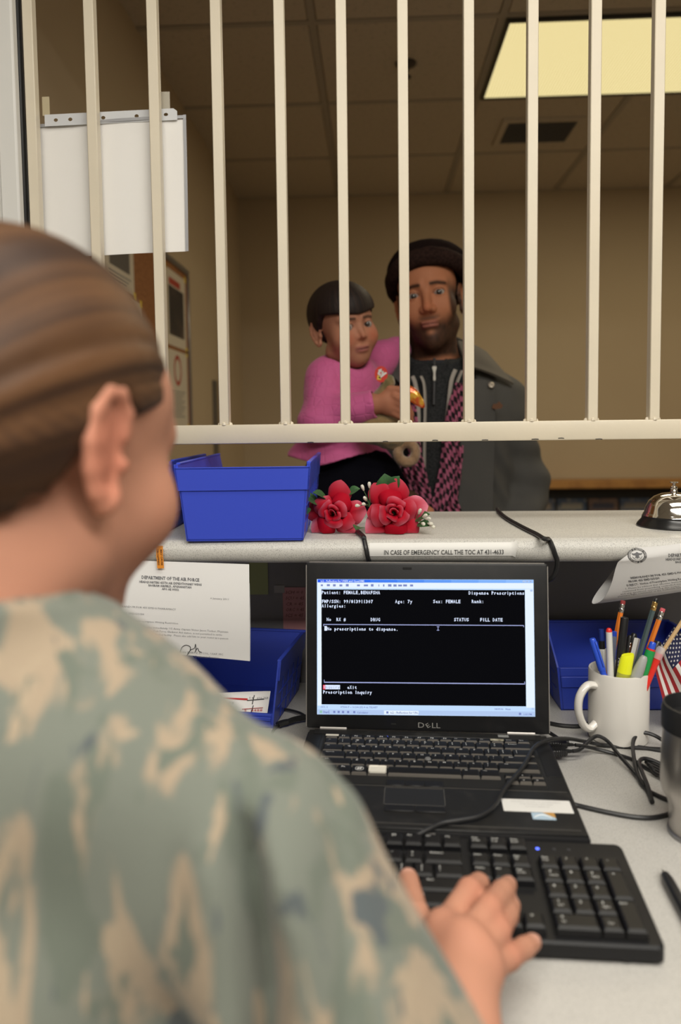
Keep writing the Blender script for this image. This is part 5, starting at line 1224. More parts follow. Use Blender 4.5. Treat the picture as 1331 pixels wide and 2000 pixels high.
def eye_part(par, c, gaze, Rh, r=.0128, iris=(.05, .03, .018)):
    """eyeball with white, iris and pupil, turned along gaze"""
    V = []; F = []; nu, nv = 28, 20; gz = Vector(gaze).normalized(); q = Vector((0, 0, 1)).rotation_difference(gz).to_matrix()
    g = lathe([(r*math.sin(a), r*math.cos(a)*(1+.05*math.exp(-(a/.4)**2))) for a in np.linspace(0, PI, nv)], nu)
    ang = [math.acos(max(-1, min(1, z/math.sqrt(x*x+y*y+z*z)))) for x, y, z in g.v]
    g.v = [tuple(q @ Vector(v)) for v in g.v]; g.mv(*c)
    o = part('eye', g, eye_m, par, world=True)
    cols = []
    for a in ang: cols.append((.005, .004, .004, 1) if a < .21 else (*iris, 1) if a < .47 else (.012, .010, .010, 1) if a < .53 else (.36, .32, .30, 1))  # eye white greyed, the shade of the sockets is in the colour
    paint(o, cols); return o
eye_m = M_('eye_surface', (.6, .6, .6, 1), .08, attr='Col', coat=.5)
def to_local(p, c, R): return (p-A3(c))@R
# ------------------------------------------------------------------ the man
MANY = 1.90
eyeM = np.array(at(832.5, 574, Y=1.805)); RM = rotm(-9, 0, -7.5); HM = eyeM-RM@np.array([0, -.088, 0])
KZ = 1.06                                                       # long face
def loc_m(p): 
    q = to_local(p, HM, RM); q = q.copy(); q[:, 2] /= KZ; return q
man = thing('person', 'man in a brown rolled wool cap and grey jacket carrying a child behind the bars', 'person', (.165, MANY, 0))
def sleeve_wr(p, s=60, seed=1): return .0035*wob(p, s, seed)
def m_neck(p): return cap(p, HM+RM@np.array([0, .016, -.07]), (.160, 1.915, 1.31), .056, .062)
def m_body(p):
    d = head_sdf(loc_m(p), lips=.72)
    d = smin(d, m_neck(p), .02)
    d = smin(d, un(.05, ell(p, (.165, 1.925, 1.16), (.155, .095, .20)), ell(p, (.165, 1.93, .95), (.14, .10, .2)), cap(p, (.04, 1.93, 1.235), (.29, 1.93, 1.235), .05)), .03)
    d = smin(d, chain(p, [(.322, 1.93, 1.225), (.375, 1.935, 1.04), (.335, 1.81, .86)], [.045, .036, .026], .02), .03)
    d = smin(d, chain(p, [(.01, 1.93, 1.225), (-.075, 1.86, 1.07), (.015, 1.70, 1.02)], [.045, .036, .026], .02), .03)
    for b, w_ in (((.335, 1.81, .86), (.315, 1.74, .80)), ((.015, 1.70, 1.02), (.085, 1.655, 1.005))):
        b = A3(b); w_ = A3(w_); f_ = (w_-b)/np.linalg.norm(w_-b); sd = np.cross(f_, [0, 0, 1]); sd /= np.linalg.norm(sd)
        d = smin(d, cap(p, b, b+f_*.075, .026, .030), .02)
        for k, (o, L) in enumerate(((-.03, .060), (-.011, .072), (.010, .068), (.028, .052))):
            k0 = b+f_*.085+sd*o; d = smin(d, chain(p, [b+f_*.05+sd*o*.6, k0, k0+f_*L*.5+np.array([0, 0, -.012]), k0+f_*L*.75+np.array([0, 0, -.035])], [.012, .0095, .0085, .007], .004), .006)
        d = smin(d, chain(p, [b+f_*.02, b+f_*.05-sd*.04, b+f_*.085-sd*.05+np.array([0, 0, -.01])], [.014, .0115, .0085], .004), .01)
    return d
mskin = (.46, .185, .095)
def m_col(p):
    return face_paint(loc_m(p), mskin, beard=(.020, .013, .010), lip=(.40, .145, .105), brow=(.012, .008, .006))
def only_above(f, pts): return f
sdf_part('body', m_body, (-.14, 1.62, .76), (.45, 2.06, 1.68), .0026, skin_sh, man, m_col)
for s in (-1, 1):
    c = HM+RM@np.array([s*.031, -.0790, 0]); eye_part(man, c, CAM+np.array([0, 0, .05])-c, RM, .0129)
# short black hair under the cap at the temples
hair_bk = M_('hair_black', (.012, .009, .008, 1), .9, bump=(300, .4), spec=.08)
def m_hair(p):
    q = loc_m(p); d = ell(q, (0, .022, .036), (.0785, .099, .084)); low = np.interp(q[:, 1], [-.05, -.030, -.012, .004, .03, .06, .1], [.06, .035, -.022, -.030, -.030, -.055, -.06])
    return smax(d, low-q[:, 2], .006)
sdf_part('hair', m_hair, HM+(-.12, -.09, -.06), HM+(.12, .15, .15), .004, hair_bk, man)
# rolled wool cap: flat crown over a thick roll that sits low at the back
cap_m = M_('brown_wool', (.034, .018, .014, 1), 1, bump=(240, .9, .003), var=(160, (.020, .011, .009, 1), .4, .6), spec=.08)
RC = RM@rotm(0, -24, 0); HC = HM+RM@np.array([.005, .014, .046])
def ring(q, R1, R2, r, zc=0, fl=1.0):
    k = np.hypot(q[:, 0]/R1, q[:, 1]/R2); rad = (k-1)*.5*(R1+R2); return np.hypot(rad, (q[:, 2]-zc)/fl)*1.0-r
def m_roll(p):
    q = to_local(p, HC, RC); return ring(q, .094, .106, .0185, 0, 1.30)+.0015*wob(p, 120, 4)
def m_crown(p):
    q = to_local(p, HC, RC); d = ell(q, (0, .006, .034), (.106, .118, .052)); d = smax(d, -.004-q[:, 2], .01); return d+.0012*wob(p, 100, 9)
hat = part('wool_cap', G().add([(0, 0, 0)], []), cap_m, man) if False else None
crown = sdf_part('cap_crown', m_crown, HC-.16, HC+.16, .0034, M_('brown_wool_dark', (.014, .008, .007, 1), 1, bump=(240, .9, .003), spec=.08), man)
sdf_part('cap_roll', m_roll, HC-.16, HC+.16, .0034, cap_m, man)
# clothes
swm = M_('heather_sweater', (.040, .041, .042, 1), 1, bump=(420, .7, .002), var=(320, (.019, .020, .021, 1), .42, .6), spec=.15)
def m_sweat(p):
    d = un(.06, ell(p, (.165, 1.905, 1.15), (.160, .115, .215)), ell(p, (.165, 1.91, .93), (.150, .120, .22)), cap(p, (.05, 1.93, 1.255), (.28, 1.93, 1.255), .060))
    d = smin(d, cap(p, (.163, 1.905, 1.24), (.160, 1.90, 1.275), .084, .078), .04)
    q = p-A3((.160, 1.890, 1.375)); rr = np.hypot(q[:, 0], q[:, 1]*1.02); zt = .004+.55*q[:, 1]
    col = smax(np.abs(rr-.0755-.12*np.maximum(q[:, 2], 0))-.0065, np.abs(q[:, 2]+.054-zt)-.044, .005)
    vee = smax(np.abs(q[:, 0])-.004-.55*np.maximum(q[:, 2]+.085, 0), q[:, 1]+.02, .003)
    col = smax(col, -vee, .004)
    return smin(d+.002*wob(p, 45, 2), col, .014)
def cut_neck(f): return lambda p: smax(f(p), -cap(p, HM+RM@np.array([0, .016, -.07]), (.160, 1.91, 1.33), .064, .064), .004)
sdf_part('sweater', cut_neck(m_sweat), (-.06, 1.76, .80), (.40, 2.06, 1.47), .0040, swm, man)
tee = M_('dark_tee', (.022, .026, .034, 1), .9)
sdf_part('undershirt', lambda p: smax(cap(p, (.160, 1.905, 1.27), (.160, 1.898, 1.322), .0725, .066), -cap(p, (.160, 1.90, 1.3), (.160, 1.895, 1.42), .0615), .003), (.05, 1.8, 1.2), (.27, 2.0, 1.44), .004, tee, man)
jm = M_('grey_jacket_cloth', (.078, .074, .066, 1), .85, bump=(300, .4, .002), var=(5, (.062, .060, .056, 1), .4, .65))
def m_jacket(p):
    t_ = un(.06, ell(p, (.172, 1.925, 1.14), (.198, .140, .235)), ell(p, (.178, 1.93, .90), (.205, .150, .26)), smin(cap(p, (.20, 1.945, 1.305), (.325, 1.935, 1.232), .072), cap(p, (.13, 1.945, 1.305), (.005, 1.935, 1.232), .072), .03))
    t_ = smin(t_, cap(p, (.165, 1.955, 1.30), (.163, 1.955, 1.35), .10, .085), .05)
    xo = .172+.02*(1.2-p[:, 2]); hw = .072+.030*np.clip((1.33-p[:, 2])/.1, -1, 1)+.03*np.clip(1.0-p[:, 2], 0, 1)
    open_ = np.maximum(np.abs(p[:, 0]-xo)-hw, p[:, 1]-1.90)
    t_ = smax(t_, -open_, .012)
    t_ = smax(t_, -ell(p, (.165, 1.92, 1.15), (.162, .118, .225)), .01); t_ = smax(t_, -cap(p, (.163, 1.91, 1.28), (.16, 1.895, 1.5), .086), .008)
    wr = .0045*np.sin(p[:, 2]*70+6*np.sin(p[:, 0]*22)+p[:, 1]*20)*sstep(1.22, 1.05, p[:, 2])
    aL = chain(p, [(.322, 1.935, 1.228), (.388, 1.940, 1.02), (.352, 1.82, .87)], [.076, .066, .050], .03)
    aR = chain(p, [(.010, 1.935, 1.228), (-.082, 1.86, 1.05), (.000, 1.715, 1.018)], [.070, .060, .044], .03)
    aR = smax(aR, -cap(p, (-.02, 1.735, 1.02), (.06, 1.65, 1.01), .034), .004); aL = smax(aL, -cap(p, (.36, 1.84, .89), (.33, 1.77, .82), .034), .004)
    return un(.018, t_+wr, np.minimum(aL, aR)+.004*wob(p, 42, 7)+.003*np.sin(p[:, 2]*85+8*p[:, 0]))
sdf_part('jacket', m_jacket, (-.17, 1.64, .62), (.49, 2.12, 1.48), .0046, jm, man)
# lapels, snap, zip, piping
def ribbon(name, pts, w, th, m, par, nrm=(0, -1, 0), twist=None, label=None):
    P = cat(pts, 6); n = len(P); nrm = A3(nrm)
    def fn(u, v):
        i = min(int(v*(n-1)), n-2); f_ = v*(n-1)-i; p = P[i]*(1-f_)+P[i+1]*f_; t = P[i+1]-P[i]; t /= np.linalg.norm(t)+1e-9
        sd = np.cross(t, nrm); sd /= np.linalg.norm(sd)+1e-9; ww = w(v) if callable(w) else w
        x = (u-.5)*ww; wav = (twist*math.sin((u-.5)*9+v*11) if twist else 0)
        return p+sd*x+nrm*(wav-.006*abs(u-.5)*0)
    return part(name, shell(fn, 8, n*1, th), m, par, world=True, label=label)
jf = 1.787
lap_m = M_('jacket_collar_cloth', (.115, .10, .078, 1), .85, bump=(300, .4, .002))
def lapel(c):
    fn = quad_map([A3(at(x, y, Y=Y)) for x, y, Y in c]); return shell(lambda u, v: fn(u, v)+np.array([0, -.010*math.sin(PI*u)*math.sin(PI*min(1, v+.2)), .004*math.sin(PI*u)]), 12, 10, .006)
part('lapel', lapel([(893, 668, 1.84), (948, 690, 1.90), (1002, 752, 1.850), (910, 716, 1.80)]), lap_m, man, world=True, label='tan grey collar flap')
part('lapel', lapel([(776, 668, 1.87), (802, 690, 1.83), (799, 770, 1.797), (752, 722, 1.84)]), jm, man, world=True)
part('front_flap', lapel([(908, 742, 1.795), (966, 748, 1.80), (962, 1010, 1.775), (893, 1010, 1.775)]), jm, man, world=True)
c = A3(at(960, 752, Y=1.782)); part('snap_button', lathe([(.0026, -.0012), (.0066, -.001), (.0074, .001), (.006, .003), (.0034, .0028), (.0026, .0012)], 18).rot('X', 90).mv(*c), M_('snap_tan', (.50, .44, .36, 1), .35, .6), man, world=True)
c = A3(at(972, 792, Y=1.783)); part('chest_emblem', prism([(-.013, -.006), (-.004, -.009), (.010, -.007), (.013, .000), (.004, .010), (-.002, .004), (-.010, .004)], .0015).rot('X', 90).mv(*c), M_('rust_thread', (.13, .06, .03, 1), .9), man, world=True)
zp = A3(at(849, 722, Y=1.790))
part('zip_pull', prism([(-.0045, .008), (.0045, .008), (.0052, .004), (.003, -.004), (.0022, -.010), (.003, -.020), (.0024, -.026), (-.0024, -.026), (-.003, -.020), (-.0022, -.010), (-.003, -.004), (-.0052, .004)], .003).rot('X', 90).mv(zp[0], zp[1]+.002, zp[2]), M_('zip_metal', (.62, .60, .56, 1), .3, .9), man, world=True)
part('zip_line', tube(cat([at(849, 700, Y=1.815), at(849, 735, Y=1.797), at(848, 790, Y=1.789)], 6), .0034, 6, flat=.5), M_('zip_dark', (.02, .02, .022, 1), .5), man, world=True)
pip = M_('piping_cream', (.36, .33, .29, 1), .8)
for pts in ([(806, 735, 1.800), (812, 752, 1.795), (817, 790, 1.787), (818, 850, 1.783), (816, 1010, 1.78)], [(823, 735, 1.799), (829, 752, 1.793), (831, 790, 1.786), (830, 850, 1.782), (828, 1010, 1.78)],
            [(890, 722, 1.800), (882, 745, 1.794), (877, 790, 1.788), (873, 825, 1.786)], [(903, 724, 1.796), (894, 745, 1.790), (889, 765, 1.786)]):
    part('piping', tube(cat([at(*p[:2], Y=p[2]) for p in pts], 8), .0052, 7, flat=.55), pip, man, world=True)
def scarf_mat():
    m = M_('checked_scarf', (.5, .15, .25, 1), .9, bump=(200, .3)); nt = m.node_tree; b = nt.nodes['Principled BSDF']
    a = nt.nodes.new('ShaderNodeAttribute'); a.attribute_name = 'Col'; ck = nt.nodes.new('ShaderNodeTexChecker'); ck.inputs['Scale'].default_value = 1
    ck.inputs[1].default_value = (.50, .14, .24, 1); ck.inputs[2].default_value = (.010, .008, .010, 1)
    nt.links.new(a.outputs['Vector'], ck.inputs['Vector']); nt.links.new(ck.outputs[0], b.inputs['Base Color']); return m
scm = scarf_mat()
def scarf(pts, ws, seed, cell=.0125):
    P = cat([at(x, y, Y=Y) for x, y, Y in pts], 8); n = len(P); W = np.interp(np.linspace(0, 1, n), np.linspace(0, 1, len(ws)), ws)
    nu = 16
    def fn(u, v):
        i = min(int(round(v*(n-1))), n-1); t = P[min(i+1, n-1)]-P[max(i-1, 0)]; t /= np.linalg.norm(t)+1e-9
        sd = np.cross(t, (0, -1, 0)); sd /= np.linalg.norm(sd); x = (u-.5)
        return P[i]+sd*x*W[i]+np.array([0, -.007*math.cos(x*14+seed+v*5)-.010*math.cos(PI*x), 0])
    o = part('scarf_strand', shell(fn, nu, n-1, .003), scm, man, world=True); N = (nu+1)*n; L = np.concatenate([[0], np.cumsum([np.linalg.norm(P[i+1]-P[i]) for i in range(n-1)])])
    cols = np.ones((2*N, 4)); 
    for j in range(n):
        for i in range(nu+1):
            a_ = (i/nu-.5)*W[j]*1.6/cell; b_ = L[j]/cell; cols[j*(nu+1)+i, :3] = cols[N+j*(nu+1)+i, :3] = (a_+.35*b_+50, b_+.5*math.sin(a_)+50, .5)
    paint(o, cols)
scarf([(898, 748, 1.785), (890, 790, 1.778), (882, 850, 1.770), (879, 900, 1.765), (872, 950, 1.762), (853, 1003, 1.760)], [.018, .034, .040, .042, .044, .030], 0)
scarf([(896, 870, 1.768), (893, 930, 1.764), (883, 975, 1.762), (892, 1008, 1.760)], [.018, .022, .030, .034], 2)
scarf([(801, 760, 1.790), (803, 800, 1.780), (808, 860, 1.772), (818, 920, 1.766), (826, 960, 1.764), (836, 1005, 1.762)], [.014, .022, .030, .036, .040, .036], 1)
scarf([(790, 905, 1.775), (800, 950, 1.768), (812, 1008, 1.765)], [.012, .030, .042], 4)
trm = M_('dark_trousers', (.06, .055, .05, 1), .9, bump=(200, .3)); shm = M_('brown_shoe', (.05, .03, .02, 1), .5)
def m_legs(p):
    return un(.03, ell(p, (.165, 1.93, .86), (.155, .115, .12)), chain(p, [(.255, 1.93, .84), (.265, 1.915, .47), (.275, 1.95, .07)], [.095, .07, .055], .02), chain(p, [(.085, 1.93, .84), (.07, 1.915, .47), (.06, 1.95, .07)], [.095, .07, .055], .02))+.004*wob(p, 40, 5)
sdf_part('trousers', m_legs, (-.06, 1.78, .02), (.40, 2.08, 1.0), .012, trm, man)
for x in (.06, .275): sdf_part('shoe', lambda p: smax(un(.02, ell(p, (x, 1.95, .05), (.045, .06, .06)), ell(p, (x, 1.85, .03), (.045, .11, .045))), .001-p[:, 2], .004), (x-.08, 1.70, -.01), (x+.08, 2.05, .14), .008, shm, man)

# ------------------------------------------------------------------ the child he carries
eyeC = np.array(at(701, 636, Y=1.640)); RK = rotm(30, 4, -11); SK = .80; HK = eyeC-RK@np.array([0, -.086*SK, 0])
def loc_c(p): return to_local(p, HK, RK)/SK
kid = thing('person', 'small child in a pink quilted jacket with short dark hair, held on the man\'s arm', 'person', tuple(at(680, 900, Y=1.72)))
a3 = lambda x, y, Y: A3(at(x, y, Y=Y))
c_sh, c_el, c_wr = a3(640, 738, 1.690), a3(628, 822, 1.640), a3(728, 790, 1.595)
kb_, kf = c_wr, None
hand_c = a3(752, 784, 1.590)
def c_body(p):
    d = head_sdf(loc_c(p), child=1)*SK
    d = smin(d, cap(p, HK+RK@np.array([0, .010, -.060]), a3(676, 735, 1.735), .036, .042), .02)
    d = smin(d, un(.03, ell(p, a3(672, 790, 1.745), (.070, .068, .12)), ell(p, a3(680, 900, 1.75), (.075, .075, .10))), .02)
    d = smin(d, chain(p, [c_sh, c_el, c_wr, hand_c], [.030, .026, .021, .021], .012), .015)
    f_ = (a3(800, 800, 1.580)-hand_c); f_ /= np.linalg.norm(f_); up = np.array([0, -.2, 1.]); up /= np.linalg.norm(up)
    d = smin(d, ell(p, hand_c+f_*.016, (.027, .017, .027)), .012)
    for k, (o, L) in enumerate(((.018, .034), (.006, .040), (-.007, .040), (-.019, .034))):
        b = hand_c+f_*.022+up*o+np.array([0, -.008, 0]); m_ = b+f_*L*.7+np.array([0, -.006, -.004]); t = m_+f_*L*.25+np.array([0, .014, -.010])
        d = smin(d, chain(p, [b, m_, t], [.0088, .0078, .0066], .003), .004)
    d = smin(d, chain(p, [hand_c+up*.012, hand_c+up*.030+f_*.012, hand_c+up*.036+f_*.034+np.array([0, -.004, 0])], [.010, .0085, .007], .003), .006)
    d = smin(d, chain(p, [a3(718, 735, 1.79), a3(745, 700, 1.835), a3(778, 680, 1.885)], [.026, .024, .02], .01), .012)
    d = smin(d, chain(p, [a3(650, 940, 1.74), a3(640, 1060, 1.68), a3(650, 1190, 1.72)], [.05, .038, .028], .02), .02)
    return smin(d, chain(p, [a3(720, 940, 1.73), a3(760, 1060, 1.68), a3(745, 1190, 1.70)], [.05, .038, .028], .02), .02)
cskin = (.45, .205, .125)
def c_col(p):
    c = face_paint(loc_c(p), cskin, None, lip=(.34, .11, .10), brow=(.07, .036, .022), blush=.75, mz=.006); hd = np.linalg.norm(p-hand_c, axis=1) < .12
    return np.where(hd[:, None], A3(cskin)*np.array([.95, .85, .8]), c)
sdf_part('body', c_body, a3(570, 1230, 1.55)-(.02, .06, 0), a3(800, 545, 1.95)+(.06, .05, .06), .0024, skin_sh, kid, c_col)
for s in (-1, 1):
    c = HK+RK@np.array([s*.031, -.079, 0])*SK; eye_part(kid, c, CAM+np.array([.05, 0, 0])-c, RK, .0131*SK)
hair_ch = M_('hair_dark_brown', (.022, .014, .011, 1), .6, attr='Col', spec=.3, bump=(200, .2))
def c_hair(p):
    q = loc_c(p); d = ell(q, (0, .022, .040), (.088, .108, .092)); d = smin(d, ell(q, (0, -.02, .045), (.080, .082, .070)), .03)
    d += .0007*np.sin(np.arctan2(q[:, 0], q[:, 1]-.0)*70+8*np.sin(q[:, 2]*30))
    fz = .030+.012*np.abs(q[:, 0])/.08                                      # straight fringe across the brow
    low = np.where(q[:, 1] < -.030, fz, np.where(q[:, 1] < .012, fz-(q[:, 1]+.030)/.042*.048, -.022-.60*np.clip(q[:, 1]-.012, 0, .05)))
    return smax(d, low-q[:, 2], .005)
def hair_streak(base, hi, f=60):
    def col(p):
        q = loc_c(p); a = np.arctan2(q[:, 0], q[:, 1]); s = .5+.5*np.sin(a*f+4*np.sin(a*9)); return A3(base)[None]*(1-s[:, None]*.5)+A3(hi)[None]*s[:, None]*.5
    return col
sdf_part('hair', c_hair, HK-.115, HK+.13, .0027, hair_ch, kid, hair_streak((.014, .009, .008), (.040, .022, .016)))
# pink quilted jacket
pinkm = M_('pink_quilted_cloth', (.62, .115, .30, 1), .7, sheen=.2)
nt = pinkm.node_tree; b = nt.nodes['Principled BSDF']; tc = nt.nodes.new('ShaderNodeTexCoord'); vo = nt.nodes.new('ShaderNodeTexVoronoi'); vo.feature = 'DISTANCE_TO_EDGE'; vo.inputs['Scale'].default_value = 46; vo.inputs['Randomness'].default_value = .55
mr = nt.nodes.new('ShaderNodeMapRange'); mr.inputs[1].default_value = 0; mr.inputs[2].default_value = .09; bp = nt.nodes.new('ShaderNodeBump'); bp.inputs['Strength'].default_value = .35; bp.inputs['Distance'].default_value = .003
nt.links.new(tc.outputs['Object'], vo.inputs['Vector']); nt.links.new(vo.outputs['Distance'], mr.inputs[0]); nt.links.new(mr.outputs[0], bp.inputs['Height']); nt.links.new(bp.outputs[0], b.inputs['Normal'])
hemc = a3(662, 878, 1.745)
def c_jacket(p):
    d = un(.035, ell(p, a3(676, 745, 1.735), (.078, .068, .070)), ell(p, a3(672, 800, 1.745), (.088, .085, .125)))
    q = p-hemc; rr = np.hypot(q[:, 0], q[:, 1]); ang = np.arctan2(q[:, 1], q[:, 0]); R1 = .100-.62*np.clip(q[:, 2], -.06, .06)+.010*np.sin(ang*4+.8)*sstep(.06, -.02, q[:, 2])
    skirt = smax(np.abs(rr-R1)-.006, np.abs(q[:, 2]-.035)-.055-.010*np.sin(ang*3+1.2), .006)
    d = smin(d, skirt, .012)
    wr = .0035*wob(p, 55, 12)
    arm = chain(p, [c_sh, c_el, c_wr], [.050, .046, .033], .02); fd_ = (hand_c-c_wr)/np.linalg.norm(hand_c-c_wr)
    arm = smax(arm, (p-c_wr-fd_*.008)@fd_, .005); arm = smax(arm, -cap(p, c_wr-fd_*.01, hand_c+fd_*.02, .0255), .004)
    arm = arm+.004*np.sin((p-c_el)@np.array([.3, 0, 1])*75)*np.exp(-(np.linalg.norm(p-c_el, axis=1)/.06)**2)
    arm2 = chain(p, [a3(712, 738, 1.785), a3(745, 702, 1.835), a3(776, 684, 1.88)], [.048, .040, .034], .02)
    q2_ = p-(HK+RK@np.array([0, .005, -.105*SK])); collar = ell(p, HK+RK@np.array([0, .012, -.112*SK-.004]), (.060, .056, .022), RK)
    d = un(.020, d+wr, arm+wr, arm2+wr); d = smin(d, collar, .014)
    return smax(d, -smin(head_sdf(loc_c(p), child=1, ears=False)*SK-.004, cap(p, HK+RK@np.array([0, .012, -.06]), HK+RK@np.array([0, .012, -.14]), .038), .02), .006)
sdf_part('quilted_jacket', c_jacket, a3(560, 925, 1.53)-(.02, .05, .02), a3(800, 640, 1.95)+(.04, .02, .02), .0034, pinkm, kid)
velv = M_('black_velvet', (.004, .004, .007, 1), .95, bump=(90, .5, .004), spec=.06)
sdf_part('velvet_skirt', lambda p: un(.04, ell(p, a3(676, 905, 1.745), (.085, .082, .075)), ell(p, a3(700, 980, 1.72), (.115, .095, .11)), chain(p, [a3(650, 950, 1.73), a3(640, 1060, 1.68)], [.07, .065]), chain(p, [a3(730, 950, 1.72), a3(765, 1060, 1.67)], [.07, .062]))+.004*wob(p, 60, 3), a3(560, 1130, 1.5)-(.02, .0, .03), a3(840, 840, 1.9)+(.03, .02, .03), .006, velv, kid)
for x in ((650, 1200, 1.715), (745, 1200, 1.695)): sdf_part('boot', lambda p: un(.015, cap(p, a3(*x), a3(*x)+(0, 0, .05), .034), cap(p, a3(*x), a3(*x)+(.01, -.05, -.012), .030, .026)), a3(*x)-(.08, .12, .08), a3(*x)+(.08, .08, .12), .006, shm, kid)
# plush toy and sweet packet in the child's hand
plush_m = M_('olive_plush', (.26, .17, .07, 1), .95, bump=(260, .9, .003), var=(45, (.14, .12, .04, 1), .45, .65), sheen=.5)
plush_t = M_('tan_plush', (.36, .22, .12, 1), .95, bump=(260, 1, .003), var=(40, (.22, .12, .055, 1), .4, .65), sheen=.5)
toy = thing('plush_toy', 'tan and olive plush toy with a round red tag, clutched by the child', 'toy', tuple(a3(750, 850, 1.60)))
sdf_part('body', lambda p: un(.02, ell(p, a3(735, 835, 1.615), (.052, .036, .038)), ell(p, a3(770, 850, 1.625), (.036, .034, .035)))+.0015*wob(p, 200, 3), a3(670, 900, 1.54)-.02, a3(820, 790, 1.70)+.02, .0034, plush_m, toy)
sdf_part('arm', lambda p: un(.01, chain(p, [a3(722, 800, 1.60), a3(742, 776, 1.595), a3(757, 752, 1.592), a3(760, 742, 1.592)], [.018, .015, .012, .010]), sph(p, a3(760, 746, 1.592), .012))+.001*wob(p, 220, 4), a3(700, 830, 1.55)-.01, a3(790, 725, 1.65)+.01, .003, plush_m, toy)
rc = a3(795, 884, 1.615)
def ringy(p):
    q = p-rc; return np.hypot(np.hypot(q[:, 0]*1.06, q[:, 2]*.98)-.0205, q[:, 1]*.9)-.0115+.0012*wob(p, 240, 6)
sdf_part('curled_tail', ringy, rc-.045, rc+.045, .0028, plush_t, toy)
tgc = a3(745, 731, 1.582)
part('tag', prism(circ(.0165, 24), .0012).rot('X', 90).rot('Y', -38).sc(.85, 1, 1.05).mv(*tgc), M_('tag_red', (.62, .03, .015, 1), .4), toy, world=True, label='round red tag with white lettering')
tt = text('ty', .022, 'CENTER', .05, 2).rot('X', 90).mv(0, 0, -.003).rot('Y', 28).mv(tgc[0], tgc[1]-.0018, tgc[2]); part('tag_lettering', tt, wht, toy, False, world=True, kind='stuff')
part('tag_flash', prism([(-.005, -.008), (.004, -.009), (.002, -.001), (-.004, .001)], .0006).rot('X', 90).mv(tgc[0]-.004, tgc[1]-.0012, tgc[2]-.003), yellow_m, toy, False, world=True)
pk = thing('sweet_packet', 'shiny orange and yellow sweet packet held in the child\'s hand', 'packet', tuple(a3(795, 778, 1.575)))
foil = M_('orange_foil', (.62, .10, .015, 1), .18, .35, var=(38, (.75, .42, .04, 1), .52, .6), coat=.6)
def leafpk(P, W):
    Q = cat([a3(*p) for p in P], 6); n = len(Q)
    def fn(u, v):
        i = min(int(v*(n-1)), n-2); f_ = v*(n-1)-i; p = Q[i]*(1-f_)+Q[i+1]*f_; t = Q[i+1]-Q[i]; sd = np.cross(t, (0, -1, 0)); sd /= np.linalg.norm(sd)
        a = 2*PI*u; w_ = W*(math.sin(PI*min(1, v*.93+.05)))**.75; return p+sd*w_*math.cos(a)+np.array([0, -.45*w_*math.sin(a)+.0008*math.sin(9*a+v*30), 0])
    return grid(fn, 18, 22)
part('wrapper', leafpk([(772, 776, 1.585), (786, 766, 1.578), (806, 772, 1.572), (829, 796, 1.570)], .0165), foil, pk, world=True)
part('wrapper_fold', leafpk([(766, 792, 1.588), (780, 786, 1.586), (798, 790, 1.585)], .010), M_('red_foil', (.50, .05, .012, 1), .2, .35, coat=.6), pk, world=True)
# ------------------------------------------------------------------ the woman at the desk
RW = rotm(159.5, 15, 0); HW = np.array([-.2120, .449, 1.179])
def loc_w(p): return to_local(p, HW, RW)
wom = thing('person', 'woman in camouflage uniform with pinned brown hair, seen from behind, typing at the keyboard', 'person', (-.235, .40, 0))
NB = A3((-.232, .405, 1.04))
def hz(x, y, z): return A3(at(x, y, Z=z))
wr_ = hz(897, 2000, .802)
FING = {'index': ([(864, 1820, .820), (917, 1740, .820), (936, 1727, .803), (932, 1742, .787)], [.0106, .0096, .0088, .0078]),
        'middle': ([(905, 1840, .824), (955, 1774, .824), (981, 1742, .812), (994, 1728, .798)], [.0106, .0094, .0086, .0074]),
        'ring': ([(930, 1866, .819), (974, 1818, .814), (992, 1788, .802), (1001, 1768, .790)], [.0102, .0090, .0082, .0072]),
        'pinky': ([(946, 1898, .809), (995, 1870, .799), (1024, 1852, .788), (1042, 1840, .781)], [.0100, .0086, .0078, .0068])}
TH_ = ([(868, 1935, .800), (838, 1868, .802), (812, 1790, .800), (798, 1716, .794)], [.016, .0135, .0112, .0088])
fj = {k: ([hz(*q) for q in v[0]], v[1]) for k, v in FING.items()}; tj = [hz(*q) for q in TH_[0]]
elb = A3((.070, .330, .735))
MIR = lambda P: A3((2*(-.235)-P[0]-.0, P[1], P[2]))
def w_hand(p, m=False):
    T = (lambda q: MIR(q)) if m else (lambda q: q)
    d = cap(p, T(elb), T(wr_), .036, .025); d = smin(d, cap(p, T(wr_), T(wr_+(fj['middle'][0][0]-wr_)*.35), .024, .022), .01)
    for k, (P, r) in fj.items():
        d = smin(d, cap(p, T(wr_+(P[0]-wr_)*.12), T(P[0]), .0155, .0118), .012)
    for k, (P, r) in fj.items(): d = smin(d, chain(p, [T(q) for q in P], r, .003), .0035)
    d = smin(d, chain(p, [T(q) for q in tj], TH_[1], .004), .012)
    for k, (P, r) in fj.items(): d = smin(d, sph(p, T(P[0]+A3((0, 0, .003))), .0105), .012)
    return d
def w_body(p):
    d = head_sdf(loc_w(p), female=1, fat=-.001, et=.10)
    d = smin(d, cap(p, HW+RW@np.array([0, .020, -.06]), NB, .055, .062), .022)
    d = smin(d, un(.05, ell(p, (-.235, .42, .86), (.125, .07, .21)), cap(p, (-.38, .40, .99), (-.09, .385, .98), .028)), .03)
    d = smin(d, cap(p, (-.05, .372, .965), elb, .028, .032), .03); d = smin(d, cap(p, MIR(A3((-.05, .372, .965))), MIR(elb), .028, .032), .03)
    return smin(d, np.minimum(w_hand(p), w_hand(p, True)), .02)
wskin = A3((.52, .250, .165))
